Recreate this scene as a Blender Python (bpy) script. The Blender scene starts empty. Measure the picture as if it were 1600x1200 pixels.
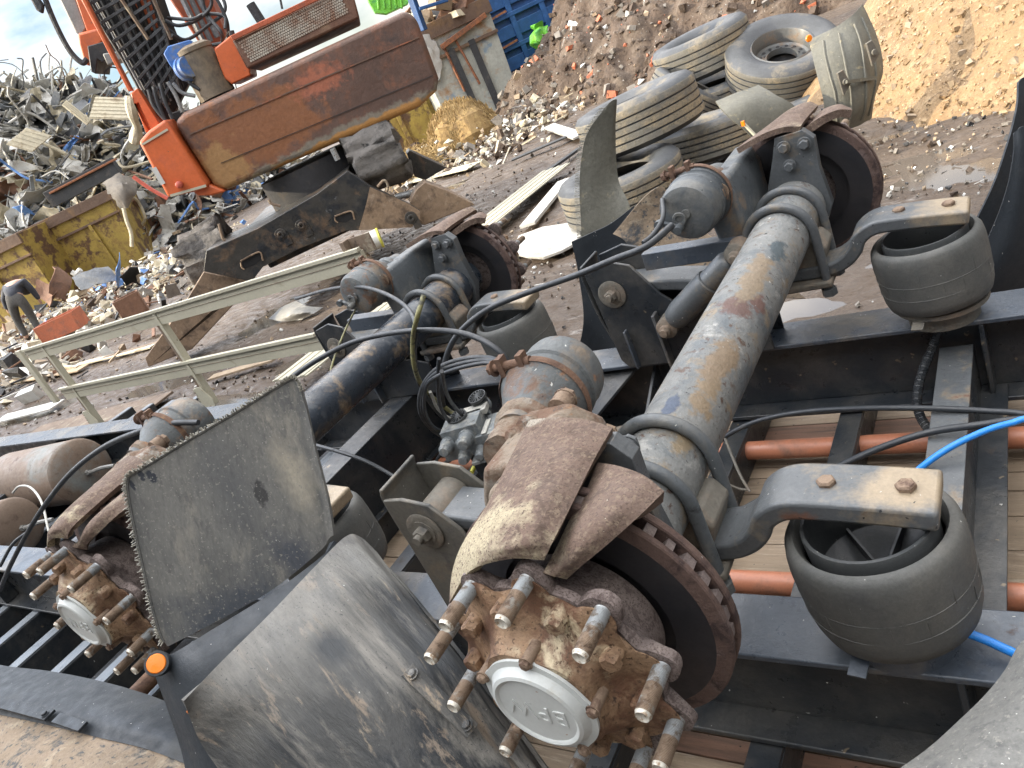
import bpy, bmesh, math, random
from mathutils import Vector, Matrix, noise as mnoise
random.seed(7)
PI = math.pi
V = Vector
scene = bpy.context.scene
COL = scene.collection

# ------------------------------------------------------------------ camera
# photograph space: 1600 x 1200 pixels, focal length 1197.5 px, camera 1.65 m above the ground
FPX = 1197.494
CX = V((0.797, 0.457, -0.395)); CY = V((0.100, 0.545, 0.832)); CZ = V((0.596, -0.702, 0.389))
v1 = (-800.0, 800.0); v2 = (1580.0, -330.0)
ax = -V((v1[0]-800, -(v1[1]-600), -FPX)); ax.normalize()
ay = V((v2[0]-800, -(v2[1]-600), -FPX)); ay = ay - ax*ax.dot(ay); ay.normalize()
az = ax.cross(ay)
RW = Matrix((ax, ay, az))            # world = RW @ camera-space
CAM = V((0, 0, 1.65))
cam = bpy.data.cameras.new('camera'); camo = bpy.data.objects.new('camera', cam); COL.objects.link(camo)
cam.sensor_fit = 'HORIZONTAL'; cam.sensor_width = 36.0; cam.lens = FPX/1600*36.0
cam.clip_start = 0.02; cam.clip_end = 2000
camo.matrix_world = Matrix.Translation(CAM) @ RW.to_4x4()
scene.camera = camo
HD = V((-az.x, -az.y, 0))            # placeholder, replaced below
fw = RW @ V((0, 0, -1)); HD = V((fw.x, fw.y, 0)).normalized()      # horizontal heading of the view
RD = V((HD.y, -HD.x, 0))                                           # horizontal, to the right
def ray(u, v): return RW @ V((u-800, -(v-600), -FPX))
def atz(u, v, z): d = ray(u, v); return CAM + d*((z-CAM.z)/d.z)
def aty(u, v, y): d = ray(u, v); return CAM + d*((y-CAM.y)/d.y)
def atd(u, v, D): d = ray(u, v); return CAM + d*(D/d.dot(HD))

# ------------------------------------------------------------------ world and sun
SUN_ELEV, SUN_AZ = 24.0, None
sun_travel = V((0.80, 0.60, 0)).normalized()     # horizontal direction the sunlight travels
to_sun = -sun_travel*math.cos(math.radians(SUN_ELEV)) + V((0, 0, math.sin(math.radians(SUN_ELEV))))
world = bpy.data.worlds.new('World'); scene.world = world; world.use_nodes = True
wn = world.node_tree; wn.nodes.clear()
out = wn.nodes.new('ShaderNodeOutputWorld'); bg = wn.nodes.new('ShaderNodeBackground')
sky = wn.nodes.new('ShaderNodeTexSky'); sky.sky_type = 'NISHITA'; sky.sun_disc = False
sky.sun_elevation = math.radians(SUN_ELEV); sky.sun_rotation = math.atan2(to_sun.x, to_sun.y)
sky.air_density = 1.0; sky.dust_density = 0.4; sky.ozone_density = 1.0
tc = wn.nodes.new('ShaderNodeTexCoord'); nz = wn.nodes.new('ShaderNodeTexNoise')
mp = wn.nodes.new('ShaderNodeMapping'); mp.inputs['Scale'].default_value = (1.2, 1.2, 3.0)
nz.inputs['Scale'].default_value = 2.2; nz.inputs['Detail'].default_value = 8; nz.inputs['Roughness'].default_value = .55
rmp = wn.nodes.new('ShaderNodeMapRange'); rmp.inputs['From Min'].default_value = .38; rmp.inputs['From Max'].default_value = .60
mixc = wn.nodes.new('ShaderNodeMix'); mixc.data_type = 'RGBA'; mixc.inputs[7].default_value = (11.0, 10.5, 9.9, 1)
L = wn.links.new
L(tc.outputs['Generated'], mp.inputs['Vector']); L(mp.outputs[0], nz.inputs['Vector']); L(nz.outputs['Fac'], rmp.inputs['Value'])
L(rmp.outputs[0], mixc.inputs[0]); L(sky.outputs[0], mixc.inputs[6])
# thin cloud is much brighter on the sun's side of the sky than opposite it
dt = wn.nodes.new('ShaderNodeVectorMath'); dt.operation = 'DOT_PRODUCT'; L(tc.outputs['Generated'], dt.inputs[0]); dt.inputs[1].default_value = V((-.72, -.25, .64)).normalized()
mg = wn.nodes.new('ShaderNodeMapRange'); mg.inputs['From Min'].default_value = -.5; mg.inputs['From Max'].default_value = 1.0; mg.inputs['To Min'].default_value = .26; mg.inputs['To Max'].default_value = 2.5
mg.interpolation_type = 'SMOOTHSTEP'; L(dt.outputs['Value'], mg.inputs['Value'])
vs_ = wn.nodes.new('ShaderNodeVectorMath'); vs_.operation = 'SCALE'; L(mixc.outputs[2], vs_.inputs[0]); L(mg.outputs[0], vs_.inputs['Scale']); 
# sky dimmed towards the horizon, raised overhead, so the low band stays unclipped
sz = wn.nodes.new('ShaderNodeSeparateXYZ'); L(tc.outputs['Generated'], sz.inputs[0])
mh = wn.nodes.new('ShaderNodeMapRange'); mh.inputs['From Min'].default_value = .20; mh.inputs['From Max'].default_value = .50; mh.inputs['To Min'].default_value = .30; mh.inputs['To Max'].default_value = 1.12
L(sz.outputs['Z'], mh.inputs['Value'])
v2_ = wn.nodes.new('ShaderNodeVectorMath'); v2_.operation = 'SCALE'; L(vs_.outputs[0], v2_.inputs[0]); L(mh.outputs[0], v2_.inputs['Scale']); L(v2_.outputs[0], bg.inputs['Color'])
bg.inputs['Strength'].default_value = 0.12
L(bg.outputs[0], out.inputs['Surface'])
sl = bpy.data.lights.new('sun', 'SUN'); sl.energy = 2.8; sl.angle = math.radians(0.6); sl.color = (1.0, .86, .64)
so = bpy.data.objects.new('sun', sl); COL.objects.link(so); so.location = (-20, -10, 30)
so.rotation_euler = to_sun.to_track_quat('Z', 'Y').to_euler()
scene.view_settings.view_transform = 'Standard'; scene.view_settings.look = 'None'
scene.view_settings.exposure = 1.34; scene.view_settings.gamma = 1.0; scene.view_settings.use_curve_mapping = False
scene.cycles.max_bounces = 6

# ------------------------------------------------------------------ mesh builder
def basis(d, hint=None):
    d = V(d).normalized()
    h = V(hint) if hint is not None else (V((0, 0, 1)) if abs(d.z) < .9 else V((1, 0, 0)))
    a = (h - d*h.dot(d)).normalized(); b = d.cross(a)
    return a, b, d
def catmull(pts, n, closed=False):
    pts = [V(p) for p in pts]; N = len(pts); outp = []
    segs = N if closed else N-1
    for i in range(segs):
        if closed: p0, p1, p2, p3 = pts[(i-1) % N], pts[i], pts[(i+1) % N], pts[(i+2) % N]
        else:
            p1, p2 = pts[i], pts[i+1]
            p0 = pts[i-1] if i > 0 else p1*2-p2; p3 = pts[i+2] if i+2 < N else p2*2-p1
        for k in range(n):
            t = k/n
            outp.append(.5*((2*p1)+(p2-p0)*t+(2*p0-5*p1+4*p2-p3)*t*t+(3*p1-p0-3*p2+p3)*t*t*t))
    if not closed: outp.append(pts[-1])
    return outp
class MB:
    def __init__(s): s.v = []; s.f = []; s.m = []
    def add(s, vs, fs, m=0):
        o = len(s.v); s.v += [V(p) for p in vs]
        for f in fs: s.f.append([i+o for i in f]); s.m.append(m)
        return s
    def hexa(s, p, m=0):   # 8 points: bottom 4, top 4
        return s.add(p, [(0,3,2,1),(4,5,6,7),(0,1,5,4),(1,2,6,5),(2,3,7,6),(3,0,4,7)], m)
    def box(s, c, size, rot=None, m=0):
        c = V(c); x, y, z = [k/2 for k in size]; p = []
        for dz in (-z, z):
            for dx, dy in ((-x,-y),(x,-y),(x,y),(-x,y)): p.append(V((dx,dy,dz)))
        if rot is not None:
            R = rot if isinstance(rot, Matrix) else Matrix.Rotation(rot, 3, 'Z')
            p = [R @ q for q in p]
        return s.hexa([q+c for q in p], m)
    def bar(s, a, b, w, h, hint=None, m=0):    # box from a to b; w across, h along hint
        a = V(a); b = V(b); u, r, d = basis(b-a, hint)
        p = []
        for c in (a, b):
            for sx, sy in ((-1,-1),(1,-1),(1,1),(-1,1)): p.append(c + r*sx*w/2 + u*sy*h/2)
        return s.hexa(p, m)
    def lathe(s, c, axis, prof, n=32, hint=None, rmod=None, mats=None, m=0, cap=True, a0=0, a1=2*PI):
        c = V(c); u, r, d = basis(axis, hint); full = abs(a1-a0-2*PI) < 1e-6
        cols = n if full else n+1; vs = []; fs = []
        for (rad, t) in prof:
            for k in range(cols):
                th = a0+(a1-a0)*k/n; rr = rad*(rmod(th, t) if rmod else 1)
                vs.append(c + d*t + (u*math.cos(th)+r*math.sin(th))*rr)
        o = len(s.v); s.v += vs
        for i in range(len(prof)-1):
            mi = mats[i] if mats else m
            for k in range(n):
                k2 = (k+1) % cols
                s.f.append([o+i*cols+k, o+i*cols+k2, o+(i+1)*cols+k2, o+(i+1)*cols+k]); s.m.append(mi)
        if cap and full:
            if prof[0][0] > 1e-5: s.f.append([o+k for k in range(cols)][::-1]); s.m.append(mats[0] if mats else m)
            if prof[-1][0] > 1e-5: s.f.append([o+(len(prof)-1)*cols+k for k in range(cols)]); s.m.append(mats[-1] if mats else m)
        return s
    def cyl(s, a, b, r, n=20, r2=None, m=0, hint=None):
        a = V(a); b = V(b); Ln = (b-a).length
        return s.lathe(a, b-a, [(r, 0), (r2 if r2 is not None else r, Ln)], n, hint=hint, m=m)
    def hexbolt(s, c, axis, r=.014, h=.011, m=0, washer=True):
        c = V(c); d = V(axis).normalized()
        if washer: s.lathe(c, d, [(r*1.35, 0), (r*1.35, h*.22)], 16, m=m)
        s.lathe(c+d*h*.22, d, [(r, 0), (r, h*.85), (r*.82, h)], 6, m=m)
        return s
    def tube(s, pts, r, n=8, m=0, smooth=6, closed=False, rf=None, raw=False):
        P = [V(p) for p in pts] if raw else catmull(pts, smooth, closed)
        N = len(P); vs = []; u = None
        for i, p in enumerate(P):
            d = (P[min(i+1, N-1)]-P[max(i-1, 0)])
            if d.length < 1e-9: d = V((0,0,1))
            d.normalize()
            if u is None: u = basis(d)[0]
            u = (u - d*u.dot(d)); u.normalize(); w = d.cross(u)
            rr = rf(i/(N-1)) if rf else r
            for k in range(n):
                th = 2*PI*k/n; vs.append(p+(u*math.cos(th)+w*math.sin(th))*rr)
        fs = [[i*n+k, i*n+(k+1) % n, (i+1)*n+(k+1) % n, (i+1)*n+k] for i in range(N-1) for k in range(n)]
        if not closed: fs += [[k for k in range(n)][::-1], [(N-1)*n+k for k in range(n)]]
        return s.add(vs, fs, m)
    def prism(s, poly, ext, m=0):
        poly = [V(p) for p in poly]; ext = V(ext); n = len(poly)
        nrm = V((0,0,0))
        for i in range(n): nrm += poly[i].cross(poly[(i+1) % n])
        if nrm.dot(ext) < 0: poly = poly[::-1]
        vs = poly+[p+ext for p in poly]
        fs = [list(range(n))[::-1], list(range(n, 2*n))]+[[i, (i+1) % n, n+(i+1) % n, n+i] for i in range(n)]
        return s.add(vs, fs, m)
    def ribbon(s, pts, w, t, side, m=0, smooth=5, ws=None, raw=False):   # flat bar following pts; side = width direction
        P = [V(p) for p in pts] if raw else catmull(pts, smooth); N = len(P); vs = []; side = V(side).normalized()
        for i, p in enumerate(P):
            d = (P[min(i+1, N-1)]-P[max(i-1, 0)]).normalized()
            sd = (side-d*side.dot(d)).normalized(); up = d.cross(sd)
            q = i/(N-1); ww = w if ws is None else w*(ws[0]+(ws[1]-ws[0])*q)
            for a, b in ((-1,-1),(1,-1),(1,1),(-1,1)): vs.append(p+sd*a*ww/2+up*b*t/2)
        fs = [[i*4+k, i*4+(k+1) % 4, (i+1)*4+(k+1) % 4, (i+1)*4+k] for i in range(N-1) for k in range(4)]
        fs += [[3,2,1,0], [(N-1)*4+k for k in range(4)]]
        return s.add(vs, fs, m)
    def patch(s, ctrl, thick=.006, n=6, m=0, wob=0, mb=None, ridge=None):
        rows = [catmull(r, n) for r in ctrl]
        cols = [catmull([rows[i][j] for i in range(len(rows))], n) for j in range(len(rows[0]))]
        nj = len(cols); ni = len(cols[0]); G = [[cols[j][i].copy() for j in range(nj)] for i in range(ni)]
        if wob:
            for i in range(ni):
                for j in range(nj):
                    G[i][j] += V((1,1,1))*wob*mnoise.noise(G[i][j]*9)
        def nr(i, j):
            a = G[min(i+1, ni-1)][j]-G[max(i-1, 0)][j]; b = G[i][min(j+1, nj-1)]-G[i][max(j-1, 0)]
            q = a.cross(b); return q.normalized() if q.length > 1e-12 else V((0,0,1))
        if ridge:
            off_ = [[nr(i, j)*ridge(i/(ni-1), j/(nj-1)) for j in range(nj)] for i in range(ni)]
            for i in range(ni):
                for j in range(nj): G[i][j] = G[i][j]+off_[i][j]
        top = [G[i][j] for i in range(ni) for j in range(nj)]
        bot = [G[i][j]-nr(i, j)*thick for i in range(ni) for j in range(nj)]
        N = ni*nj; fs = []; mm = []
        ix = lambda i, j: i*nj+j
        o = len(s.v); s.v += top+bot
        for i in range(ni-1):
            for j in range(nj-1):
                q = [ix(i,j), ix(i+1,j), ix(i+1,j+1), ix(i,j+1)]
                s.f.append([o+k for k in q]); s.m.append(m); s.f.append([o+N+k for k in q[::-1]]); s.m.append(m if mb is None else mb)
        def edge(a, b): s.f.append([o+a, o+b, o+N+b, o+N+a]); s.m.append(m)
        for j in range(nj-1): edge(ix(0,j), ix(0,j+1)); edge(ix(ni-1,j+1), ix(ni-1,j))
        for i in range(ni-1): edge(ix(i+1,0), ix(i,0)); edge(ix(i,nj-1), ix(i+1,nj-1))
        return G
    def build(s, name, mats, parent=None, bevel=0, seg=2, angle=35, smooth=True, root=None):
        me = bpy.data.meshes.new(name)
        root = root or parent
        off = root_loc(root) if root is not None else V((0,0,0))
        me.from_pydata([tuple(p-off) for p in s.v], [], s.f)
        if not isinstance(mats, (list, tuple)): mats = [mats]
        for q in mats: me.materials.append(q)
        me.polygons.foreach_set('material_index', s.m)
        bm = bmesh.new(); bm.from_mesh(me); bmesh.ops.recalc_face_normals(bm, faces=bm.faces); bm.to_mesh(me); bm.free()
        if smooth:
            me.polygons.foreach_set('use_smooth', [True]*len(me.polygons)); me.set_sharp_from_angle(angle=math.radians(angle))
        o = bpy.data.objects.new(name, me); COL.objects.link(o)
        if parent is not None: o.parent = parent
        if bevel:
            b = o.modifiers.new('bevel', 'BEVEL'); b.width = bevel; b.segments = seg; b.limit_method = 'ANGLE'; b.angle_limit = math.radians(40)
            b.harden_normals = False
        return o
def root_loc(o):
    while o.parent is not None: o = o.parent
    return V(o.location)
def tag(o, label=None, cat=None, group=None, kind=None):
    if label: o['label'] = label
    if cat: o['category'] = cat
    if group: o['group'] = group
    if kind: o['kind'] = kind
    return o
def empty(name, loc, label, cat, group=None):
    o = bpy.data.objects.new(name, None); COL.objects.link(o); o.location = loc; o.empty_display_size = .2
    return tag(o, label, cat, group)
def single(mb, name, mats, loc, label, cat, group=None, kind=None, **k):    # a thing that is one mesh, origin at loc
    loc = V(loc); mb.v = [p-loc for p in mb.v]
    o = mb.build(name, mats, None, **k); o.location = loc
    return tag(o, label, cat, group, kind)

# ------------------------------------------------------------------ materials
def mat(name, base, layers=(), rough=.6, metal=0.0, bump=(.3, 60), specks=(), var=.18, rvar=.15, stretch=None, spec=.5, big=2.5, bump2=None, stains_and_tones=(), pits=None, sdir=None):
    """layers: (colour, scale, lo, hi) noise patches; specks: (colour, scale, radius, share) scattered dots"""
    m = bpy.data.materials.new(name); m.use_nodes = True; nt = m.node_tree; nt.nodes.clear(); N = nt.nodes.new; K = nt.links.new
    o = N('ShaderNodeOutputMaterial'); b = N('ShaderNodeBsdfPrincipled'); K(b.outputs[0], o.inputs[0])
    t = N('ShaderNodeTexCoord'); vec = t.outputs['Object']
    if stretch:
        mp = N('ShaderNodeMapping'); mp.inputs['Scale'].default_value = stretch; K(vec, mp.inputs[0]); vec2 = mp.outputs[0]
    else: vec2 = vec
    if sdir:
        dv = V(sdir).normalized()
        dt = N('ShaderNodeVectorMath'); dt.operation = 'DOT_PRODUCT'; K(vec, dt.inputs[0]); dt.inputs[1].default_value = dv
        sc_ = N('ShaderNodeVectorMath'); sc_.operation = 'SCALE'; sc_.inputs[0].default_value = dv*.86; K(dt.outputs['Value'], sc_.inputs['Scale'])
        sb = N('ShaderNodeVectorMath'); sb.operation = 'SUBTRACT'; K(vec, sb.inputs[0]); K(sc_.outputs[0], sb.inputs[1]); vec2 = sb.outputs[0]
    def noi(scale, det=6, ro=.62, vv=None, dist=0.0):
        n = N('ShaderNodeTexNoise'); n.inputs['Scale'].default_value = scale; n.inputs['Detail'].default_value = det
        n.inputs['Roughness'].default_value = ro; n.inputs['Distortion'].default_value = dist; K(vv or vec2, n.inputs['Vector']); return n.outputs['Fac']
    def mr(src, a, bb, c=0., d=1.):
        n = N('ShaderNodeMapRange'); K(src, n.inputs['Value'])
        for i, x in zip(('From Min','From Max','To Min','To Max'), (a, bb, c, d)): n.inputs[i].default_value = x
        return n.outputs[0]
    def mix(f, A, B, mode='MIX'):
        n = N('ShaderNodeMix'); n.data_type = 'RGBA'; n.blend_type = mode
        if hasattr(f, 'node'): K(f, n.inputs[0])
        else: n.inputs[0].default_value = f
        for i, x in ((6, A), (7, B)):
            if hasattr(x, 'node'): K(x, n.inputs[i])
            else: n.inputs[i].default_value = (*x, 1)
        return n.outputs[2]
    f = mr(noi(big, 8), .3, .7)
    lo = tuple(c*(1-var) for c in base); hi = tuple(min(1, c*(1+var)) for c in base)
    col = mix(f, lo, hi); rsum = None
    col = mix(mr(noi(bump[1]*1.7, 3), .35, .65), tuple(0 for c in base), col) if False else col
    fine = mr(noi(bump[1]*2.2, 4, .7), .3, .7, 1-var*.8, 1+var*.8)
    for i, (c, sc, l, h) in enumerate(layers):
        fn = noi(sc, 9, .68, None, .3)
        fac = mr(fn, l, h); col = mix(fac, col, c); rsum = fac
    for st_ in stains_and_tones:
        cen, rad3, c, sc = st_[:4]; sf = st_[4] if len(st_) > 4 else .15
        s1 = N('ShaderNodeVectorMath'); s1.operation = 'SUBTRACT'; K(vec, s1.inputs[0]); s1.inputs[1].default_value = cen
        s2 = N('ShaderNodeVectorMath'); s2.operation = 'DIVIDE'; K(s1.outputs[0], s2.inputs[0]); s2.inputs[1].default_value = rad3
        s3 = N('ShaderNodeVectorMath'); s3.operation = 'LENGTH'; K(s2.outputs[0], s3.inputs[0])
        s4 = N('ShaderNodeMath'); s4.operation = 'MULTIPLY_ADD'; K(noi(sc, 8, .65, vec), s4.inputs[0]); s4.inputs[1].default_value = 2.4; K(s3.outputs['Value'], s4.inputs[2])
        col = mix(mr(s4.outputs[0], 2.0-sf, 2.0+sf, 1, 0), col, c)
    if pits: col = mix(mr(noi(pits[1], 3, .6, vec), pits[2], pits[2]+.06), col, pits[0])
    vm = N('ShaderNodeVectorMath'); vm.operation = 'SCALE'; K(col, vm.inputs[0]); K(fine, vm.inputs['Scale']); col = vm.outputs[0]
    for (c, sc, rad, share) in specks:
        v = N('ShaderNodeTexVoronoi'); v.inputs['Scale'].default_value = sc*1.6
        dn = N('ShaderNodeTexNoise'); dn.inputs['Scale'].default_value = sc*3.5; dn.inputs['Detail'].default_value = 2; K(vec, dn.inputs['Vector'])
        ds = N('ShaderNodeVectorMath'); ds.operation = 'SCALE'; K(dn.outputs['Color'], ds.inputs[0]); ds.inputs['Scale'].default_value = .55/sc
        da = N('ShaderNodeVectorMath'); K(vec, da.inputs[0]); K(ds.outputs[0], da.inputs[1]); K(da.outputs[0], v.inputs['Vector'])
        wn_ = noi(sc*2.1, 2, .5, vec)
        ad = N('ShaderNodeMath'); ad.operation = 'MULTIPLY_ADD'; K(wn_, ad.inputs[0]); ad.inputs[1].default_value = rad*1.2; K(v.outputs['Distance'], ad.inputs[2])
        d1 = mr(ad.outputs[0], rad*1.55, rad*1.75, 1, 0)
        sp = N('ShaderNodeSeparateColor'); K(v.outputs['Color'], sp.inputs[0]); rv = mr(sp.outputs[1], 0, 1, .35, 1.0); dd_ = N('ShaderNodeMath'); dd_.operation = 'DIVIDE'; K(ad.outputs[0], dd_.inputs[0]); K(rv, dd_.inputs[1]); d1 = mr(dd_.outputs[0], rad*1.35, rad*1.7, 1, 0); lt = N('ShaderNodeMath'); lt.operation = 'LESS_THAN'; K(sp.outputs[0], lt.inputs[0]); lt.inputs[1].default_value = share
        mu = N('ShaderNodeMath'); mu.operation = 'MULTIPLY'; K(d1, mu.inputs[0]); K(lt.outputs[0], mu.inputs[1]); col = mix(mu.outputs[0], col, c)
    K(col, b.inputs['Base Color'])
    rr = mr(noi(bump[1]*.35, 5), .3, .7, max(.03, rough-rvar), min(1, rough+rvar))
    if rsum is not None:
        mm = N('ShaderNodeMix'); mm.data_type = 'FLOAT'; K(rsum, mm.inputs[0]); K(rr, mm.inputs[2]); mm.inputs[3].default_value = max(rough, .82); rr = mm.outputs[0]
    K(rr, b.inputs['Roughness']); b.inputs['Metallic'].default_value = metal; b.inputs['Specular IOR Level'].default_value = spec
    if bump[0]:
        bu = N('ShaderNodeBump'); bu.inputs['Strength'].default_value = bump[0]; bu.inputs['Distance'].default_value = .35/bump[1]
        K(noi(bump[1], 8, .7), bu.inputs['Height']); last = bu
        if bump2:
            b2 = N('ShaderNodeBump'); b2.inputs['Strength'].default_value = bump2[0]; b2.inputs['Distance'].default_value = .35/bump2[1]
            K(noi(bump2[1], 4, .6), b2.inputs['Height']); K(bu.outputs[0], b2.inputs['Normal']); last = b2
        K(last.outputs[0], b.inputs['Normal'])
    return m
WH = (.55, .55, .52)
TL = V((-1.9, 1.517, 0))
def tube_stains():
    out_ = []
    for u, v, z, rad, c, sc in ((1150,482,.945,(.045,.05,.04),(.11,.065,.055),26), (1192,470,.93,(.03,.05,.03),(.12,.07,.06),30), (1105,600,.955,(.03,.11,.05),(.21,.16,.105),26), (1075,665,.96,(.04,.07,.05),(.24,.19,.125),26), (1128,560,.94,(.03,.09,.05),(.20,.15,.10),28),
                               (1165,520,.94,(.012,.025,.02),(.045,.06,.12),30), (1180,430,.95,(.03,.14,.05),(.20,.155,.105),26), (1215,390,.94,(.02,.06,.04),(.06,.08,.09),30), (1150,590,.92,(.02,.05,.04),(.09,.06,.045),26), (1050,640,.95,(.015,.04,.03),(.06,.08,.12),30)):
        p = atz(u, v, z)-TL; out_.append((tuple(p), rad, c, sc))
    return out_
M = {}
M['tube'] = mat('grey_paint', (.175,.180,.175), [((.10,.115,.125), 6, .50, .62), ((.215,.175,.125), 14, .54, .64), ((.085,.055,.042), 42, .58, .64), ((.30,.30,.285), 15, .58, .65), ((.03,.03,.03), 70, .62, .67)], .48, .1, (.6, 38), [(WH, 38, .16, .22), ((.02,.022,.025), 60, .18, .2)], stains_and_tones=tube_stains())
M['tube_dark'] = mat('dark_blue_paint', (.028,.036,.048), [((.20,.15,.10), 6, .55, .64), ((.13,.14,.15), 9, .54, .68)], .28, .1, (.25, 40), [(WH, 30, .1, .15)])
M['frame'] = mat('black_chassis_paint', (.024,.029,.035), [((.10,.095,.085), 5, .45, .78), ((.05,.04,.035), 14, .60, .72)], .36, .1, (.22, 50), [(WH, 34, .13, .16), ((.16,.13,.09), 18, .25, .25)])
M['frame_top'] = mat('worn_chassis_paint', (.060,.074,.094), [((.17,.15,.12), 4, .50, .72), ((.07,.045,.035), 10, .64, .72)], .35, .1, (.25, 50), [(WH, 45, .15, .25), ((.012,.014,.016), 50, .16, .25)])
M['arm'] = mat('grey_blue_paint', (.088,.096,.102), [((.20,.165,.12), 12, .54, .68), ((.12,.07,.05), 12, .64, .72)], .42, .1, (.3, 60), [(WH, 60, .16, .2), ((.015,.017,.02), 55, .2, .3)], stains_and_tones=[((1.68, -0.545, 0.85),(0.1, 0.075, 0.06),(.28,.225,.155),14,.3),((1.68, 0.545, 0.85),(0.1, 0.075, 0.06),(.28,.225,.155),14,.3),((0.375, -0.545, 0.85),(0.1, 0.075, 0.06),(.28,.225,.155),14,.3),((0.375, 0.545, 0.85),(0.1, 0.075, 0.06),(.28,.225,.155),14,.3),((1.525, -0.6, 0.835),(0.035, 0.03, 0.03),(.16,.085,.06),20)])
M['dusty'] = mat('dusty_steel', (.13,.12,.10), [((.20,.15,.11), 8, .5, .65), ((.07,.07,.07), 14, .58, .7)], .75, .1, (.5, 50), [(WH, 60, .12, .12)])
M['rust'] = mat('brown_rust', (.165,.098,.066), [((.075,.045,.035), 12, .5, .68), ((.27,.17,.095), 20, .56, .7)], .85, .2, (.8, 70), [(WH, 60, .1, .06)])
M['orange_rust'] = mat('orange_rust', (.30,.12,.055), [((.13,.07,.05), 18, .45, .62)], .85, .1, (.8, 70))
M['hub'] = mat('hub_rust', (.27,.175,.105), [((.14,.072,.042), 10, .46, .57), ((.52,.44,.30), 11, .54, .64), ((.06,.04,.03), 45, .60, .70)], .6, .15, (.7, 60), pits=((.10,.06,.035), 170, .58), bump2=(.6,200))
M['bell'] = mat('disc_bell_rust', (.185,.15,.138), [((.075,.055,.05), 55, .50, .6), ((.23,.19,.17), 12, .55, .75)], .8, .15, (.9, 110), pits=((.10,.075,.068), 330, .53))
M['lug'] = mat('cast_lug', (.18,.145,.135), [((.27,.23,.21), 18, .52, .66), ((.08,.06,.055), 40, .56, .64)], .85, .1, (1.0, 60))
M['disc_face'] = mat('brake_face', (.028,.029,.034), [((.045,.04,.04), 5, .4, .7)], .42, .35, (.12, 120), var=.1)
M['disc_rim'] = mat('disc_rim_rust', (.115,.075,.062), [((.17,.13,.12), 16, .54, .7), ((.05,.032,.03), 30, .5, .62)], .8, .2, (.8, 80), [(WH, 60, .1, .08)])
M['caliper'] = mat('caliper_rust', (.145,.10,.078), [((.36,.30,.21), 5.5, .58, .72), ((.095,.065,.05), 24, .50, .62), ((.22,.165,.12), 120, .52, .62)], .88, .05, (1.0, 70), [((.55,.52,.42), 90, .14, .12)], pits=((.10,.068,.052), 260, .57), bump2=(.8,260), stains_and_tones=[st for xa_ in (-.62,-1.935) for st in (((xa_-.07+1.9,.605-1.517,1.05),(.15,.075,.10),(.40,.345,.235),26,.25), ((xa_+.04+1.9,.62-1.517,1.03),(.06,.05,.06),(.30,.26,.19),34,.3), ((xa_-.08+1.9,.86-1.517,1.12),(.10,.035,.04),(.30,.27,.22),30,.25), ((xa_-.07+1.9,2.43-1.517,1.05),(.15,.075,.10),(.30,.24,.165),26,.3))])
M['chamber'] = mat('chamber_paint', (.105,.115,.118), [((.20,.155,.11), 9, .52, .64), ((.13,.078,.052), 14, .54, .62), ((.30,.155,.08), 22, .62, .68), ((.22,.22,.20), 16, .60, .68)], .55, .1, (.55, 55), [(WH, 40, .18, .2), ((.05,.035,.03), 70, .18, .2)])
M['chamber_clean'] = mat('chamber_clean_paint', (.085,.096,.104), [((.20,.14,.09), 8, .58, .68), ((.15,.15,.14), 9, .5, .66), ((.04,.042,.045), 14, .58, .68)], .45, .1, (.3, 50), [(WH, 45, .14, .25), ((.04,.045,.05), 40, .2, .15)])
M['crust'] = mat('caliper_crust', (.23,.185,.14), [((.145,.085,.055), 11, .47, .58), ((.34,.33,.30), 13, .56, .66), ((.30,.16,.08), 17, .60, .68), ((.06,.05,.042), 30, .57, .66)], .85, .05, (1.0, 40), [(WH, 60, .14, .15)])
M['hanger'] = mat('hanger_steel', (.125,.12,.105), [((.20,.165,.12), 9, .52, .66), ((.05,.055,.06), 6, .54, .68)], .5, .25, (.3, 50), [(WH, 50, .14, .2)])
M['rubber'] = mat('airbag_rubber', (.080,.082,.078), [((.145,.138,.122), 4, .45, .75), ((.05,.052,.054), 9, .55, .75)], .62, 0, (.3, 90), [(WH, 50, .12, .16)], spec=.4)
M['piston'] = mat('piston_plastic', (.050,.054,.056), [((.12,.12,.11), 8, .55, .75)], .4, 0, (.15, 90), [(WH, 60, .12, .15)])
M['cap'] = mat('cap_plastic', (.48,.505,.495), [((.36,.30,.20), 7, .64, .78)], .42, 0, (.06, 60), [((.30,.16,.09), 60, .15, .08)], var=.06)
M['zinc'] = mat('zinc_stud', (.34,.36,.37), [((.20,.17,.14), 60, .48, .60)], .5, .55, (.5, 260))
M['studrust'] = mat('stud_rust', (.24,.18,.13), [((.12,.08,.055), 60, .50, .62), ((.33,.33,.31), 50, .54, .66)], .6, .4, (.8, 260))
M['bolt'] = mat('rusty_bolt', (.24,.175,.125), [((.12,.075,.055), 40, .5, .62)], .8, .3, (.9, 160))
M['tip'] = mat('stud_tip', (.52,.50,.44), [((.28,.2,.13), 120, .5, .62)], .5, .4, (.6, 200))
M['pvc'] = mat('orange_pvc', (.38,.15,.085), [((.21,.115,.08), 9, .50, .68)], .42, 0, (.06, 60), [((.06,.04,.035), 60, .16, .25), (WH, 80, .1, .08)], var=.1)
M['hose'] = mat('black_hose', (.028,.032,.037), [((.09,.09,.085), 16, .55, .8)], .45, 0, (.15, 150), var=.15)
M['bluehose'] = mat('blue_hose', (.02,.22,.68), (), .35, 0, (.05, 100), var=.08)
M['yellow'] = mat('yellow_stripe', (.62,.60,.10), [((.3,.28,.1), 30, .55, .7)], .5, 0, (.1, 100))
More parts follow.
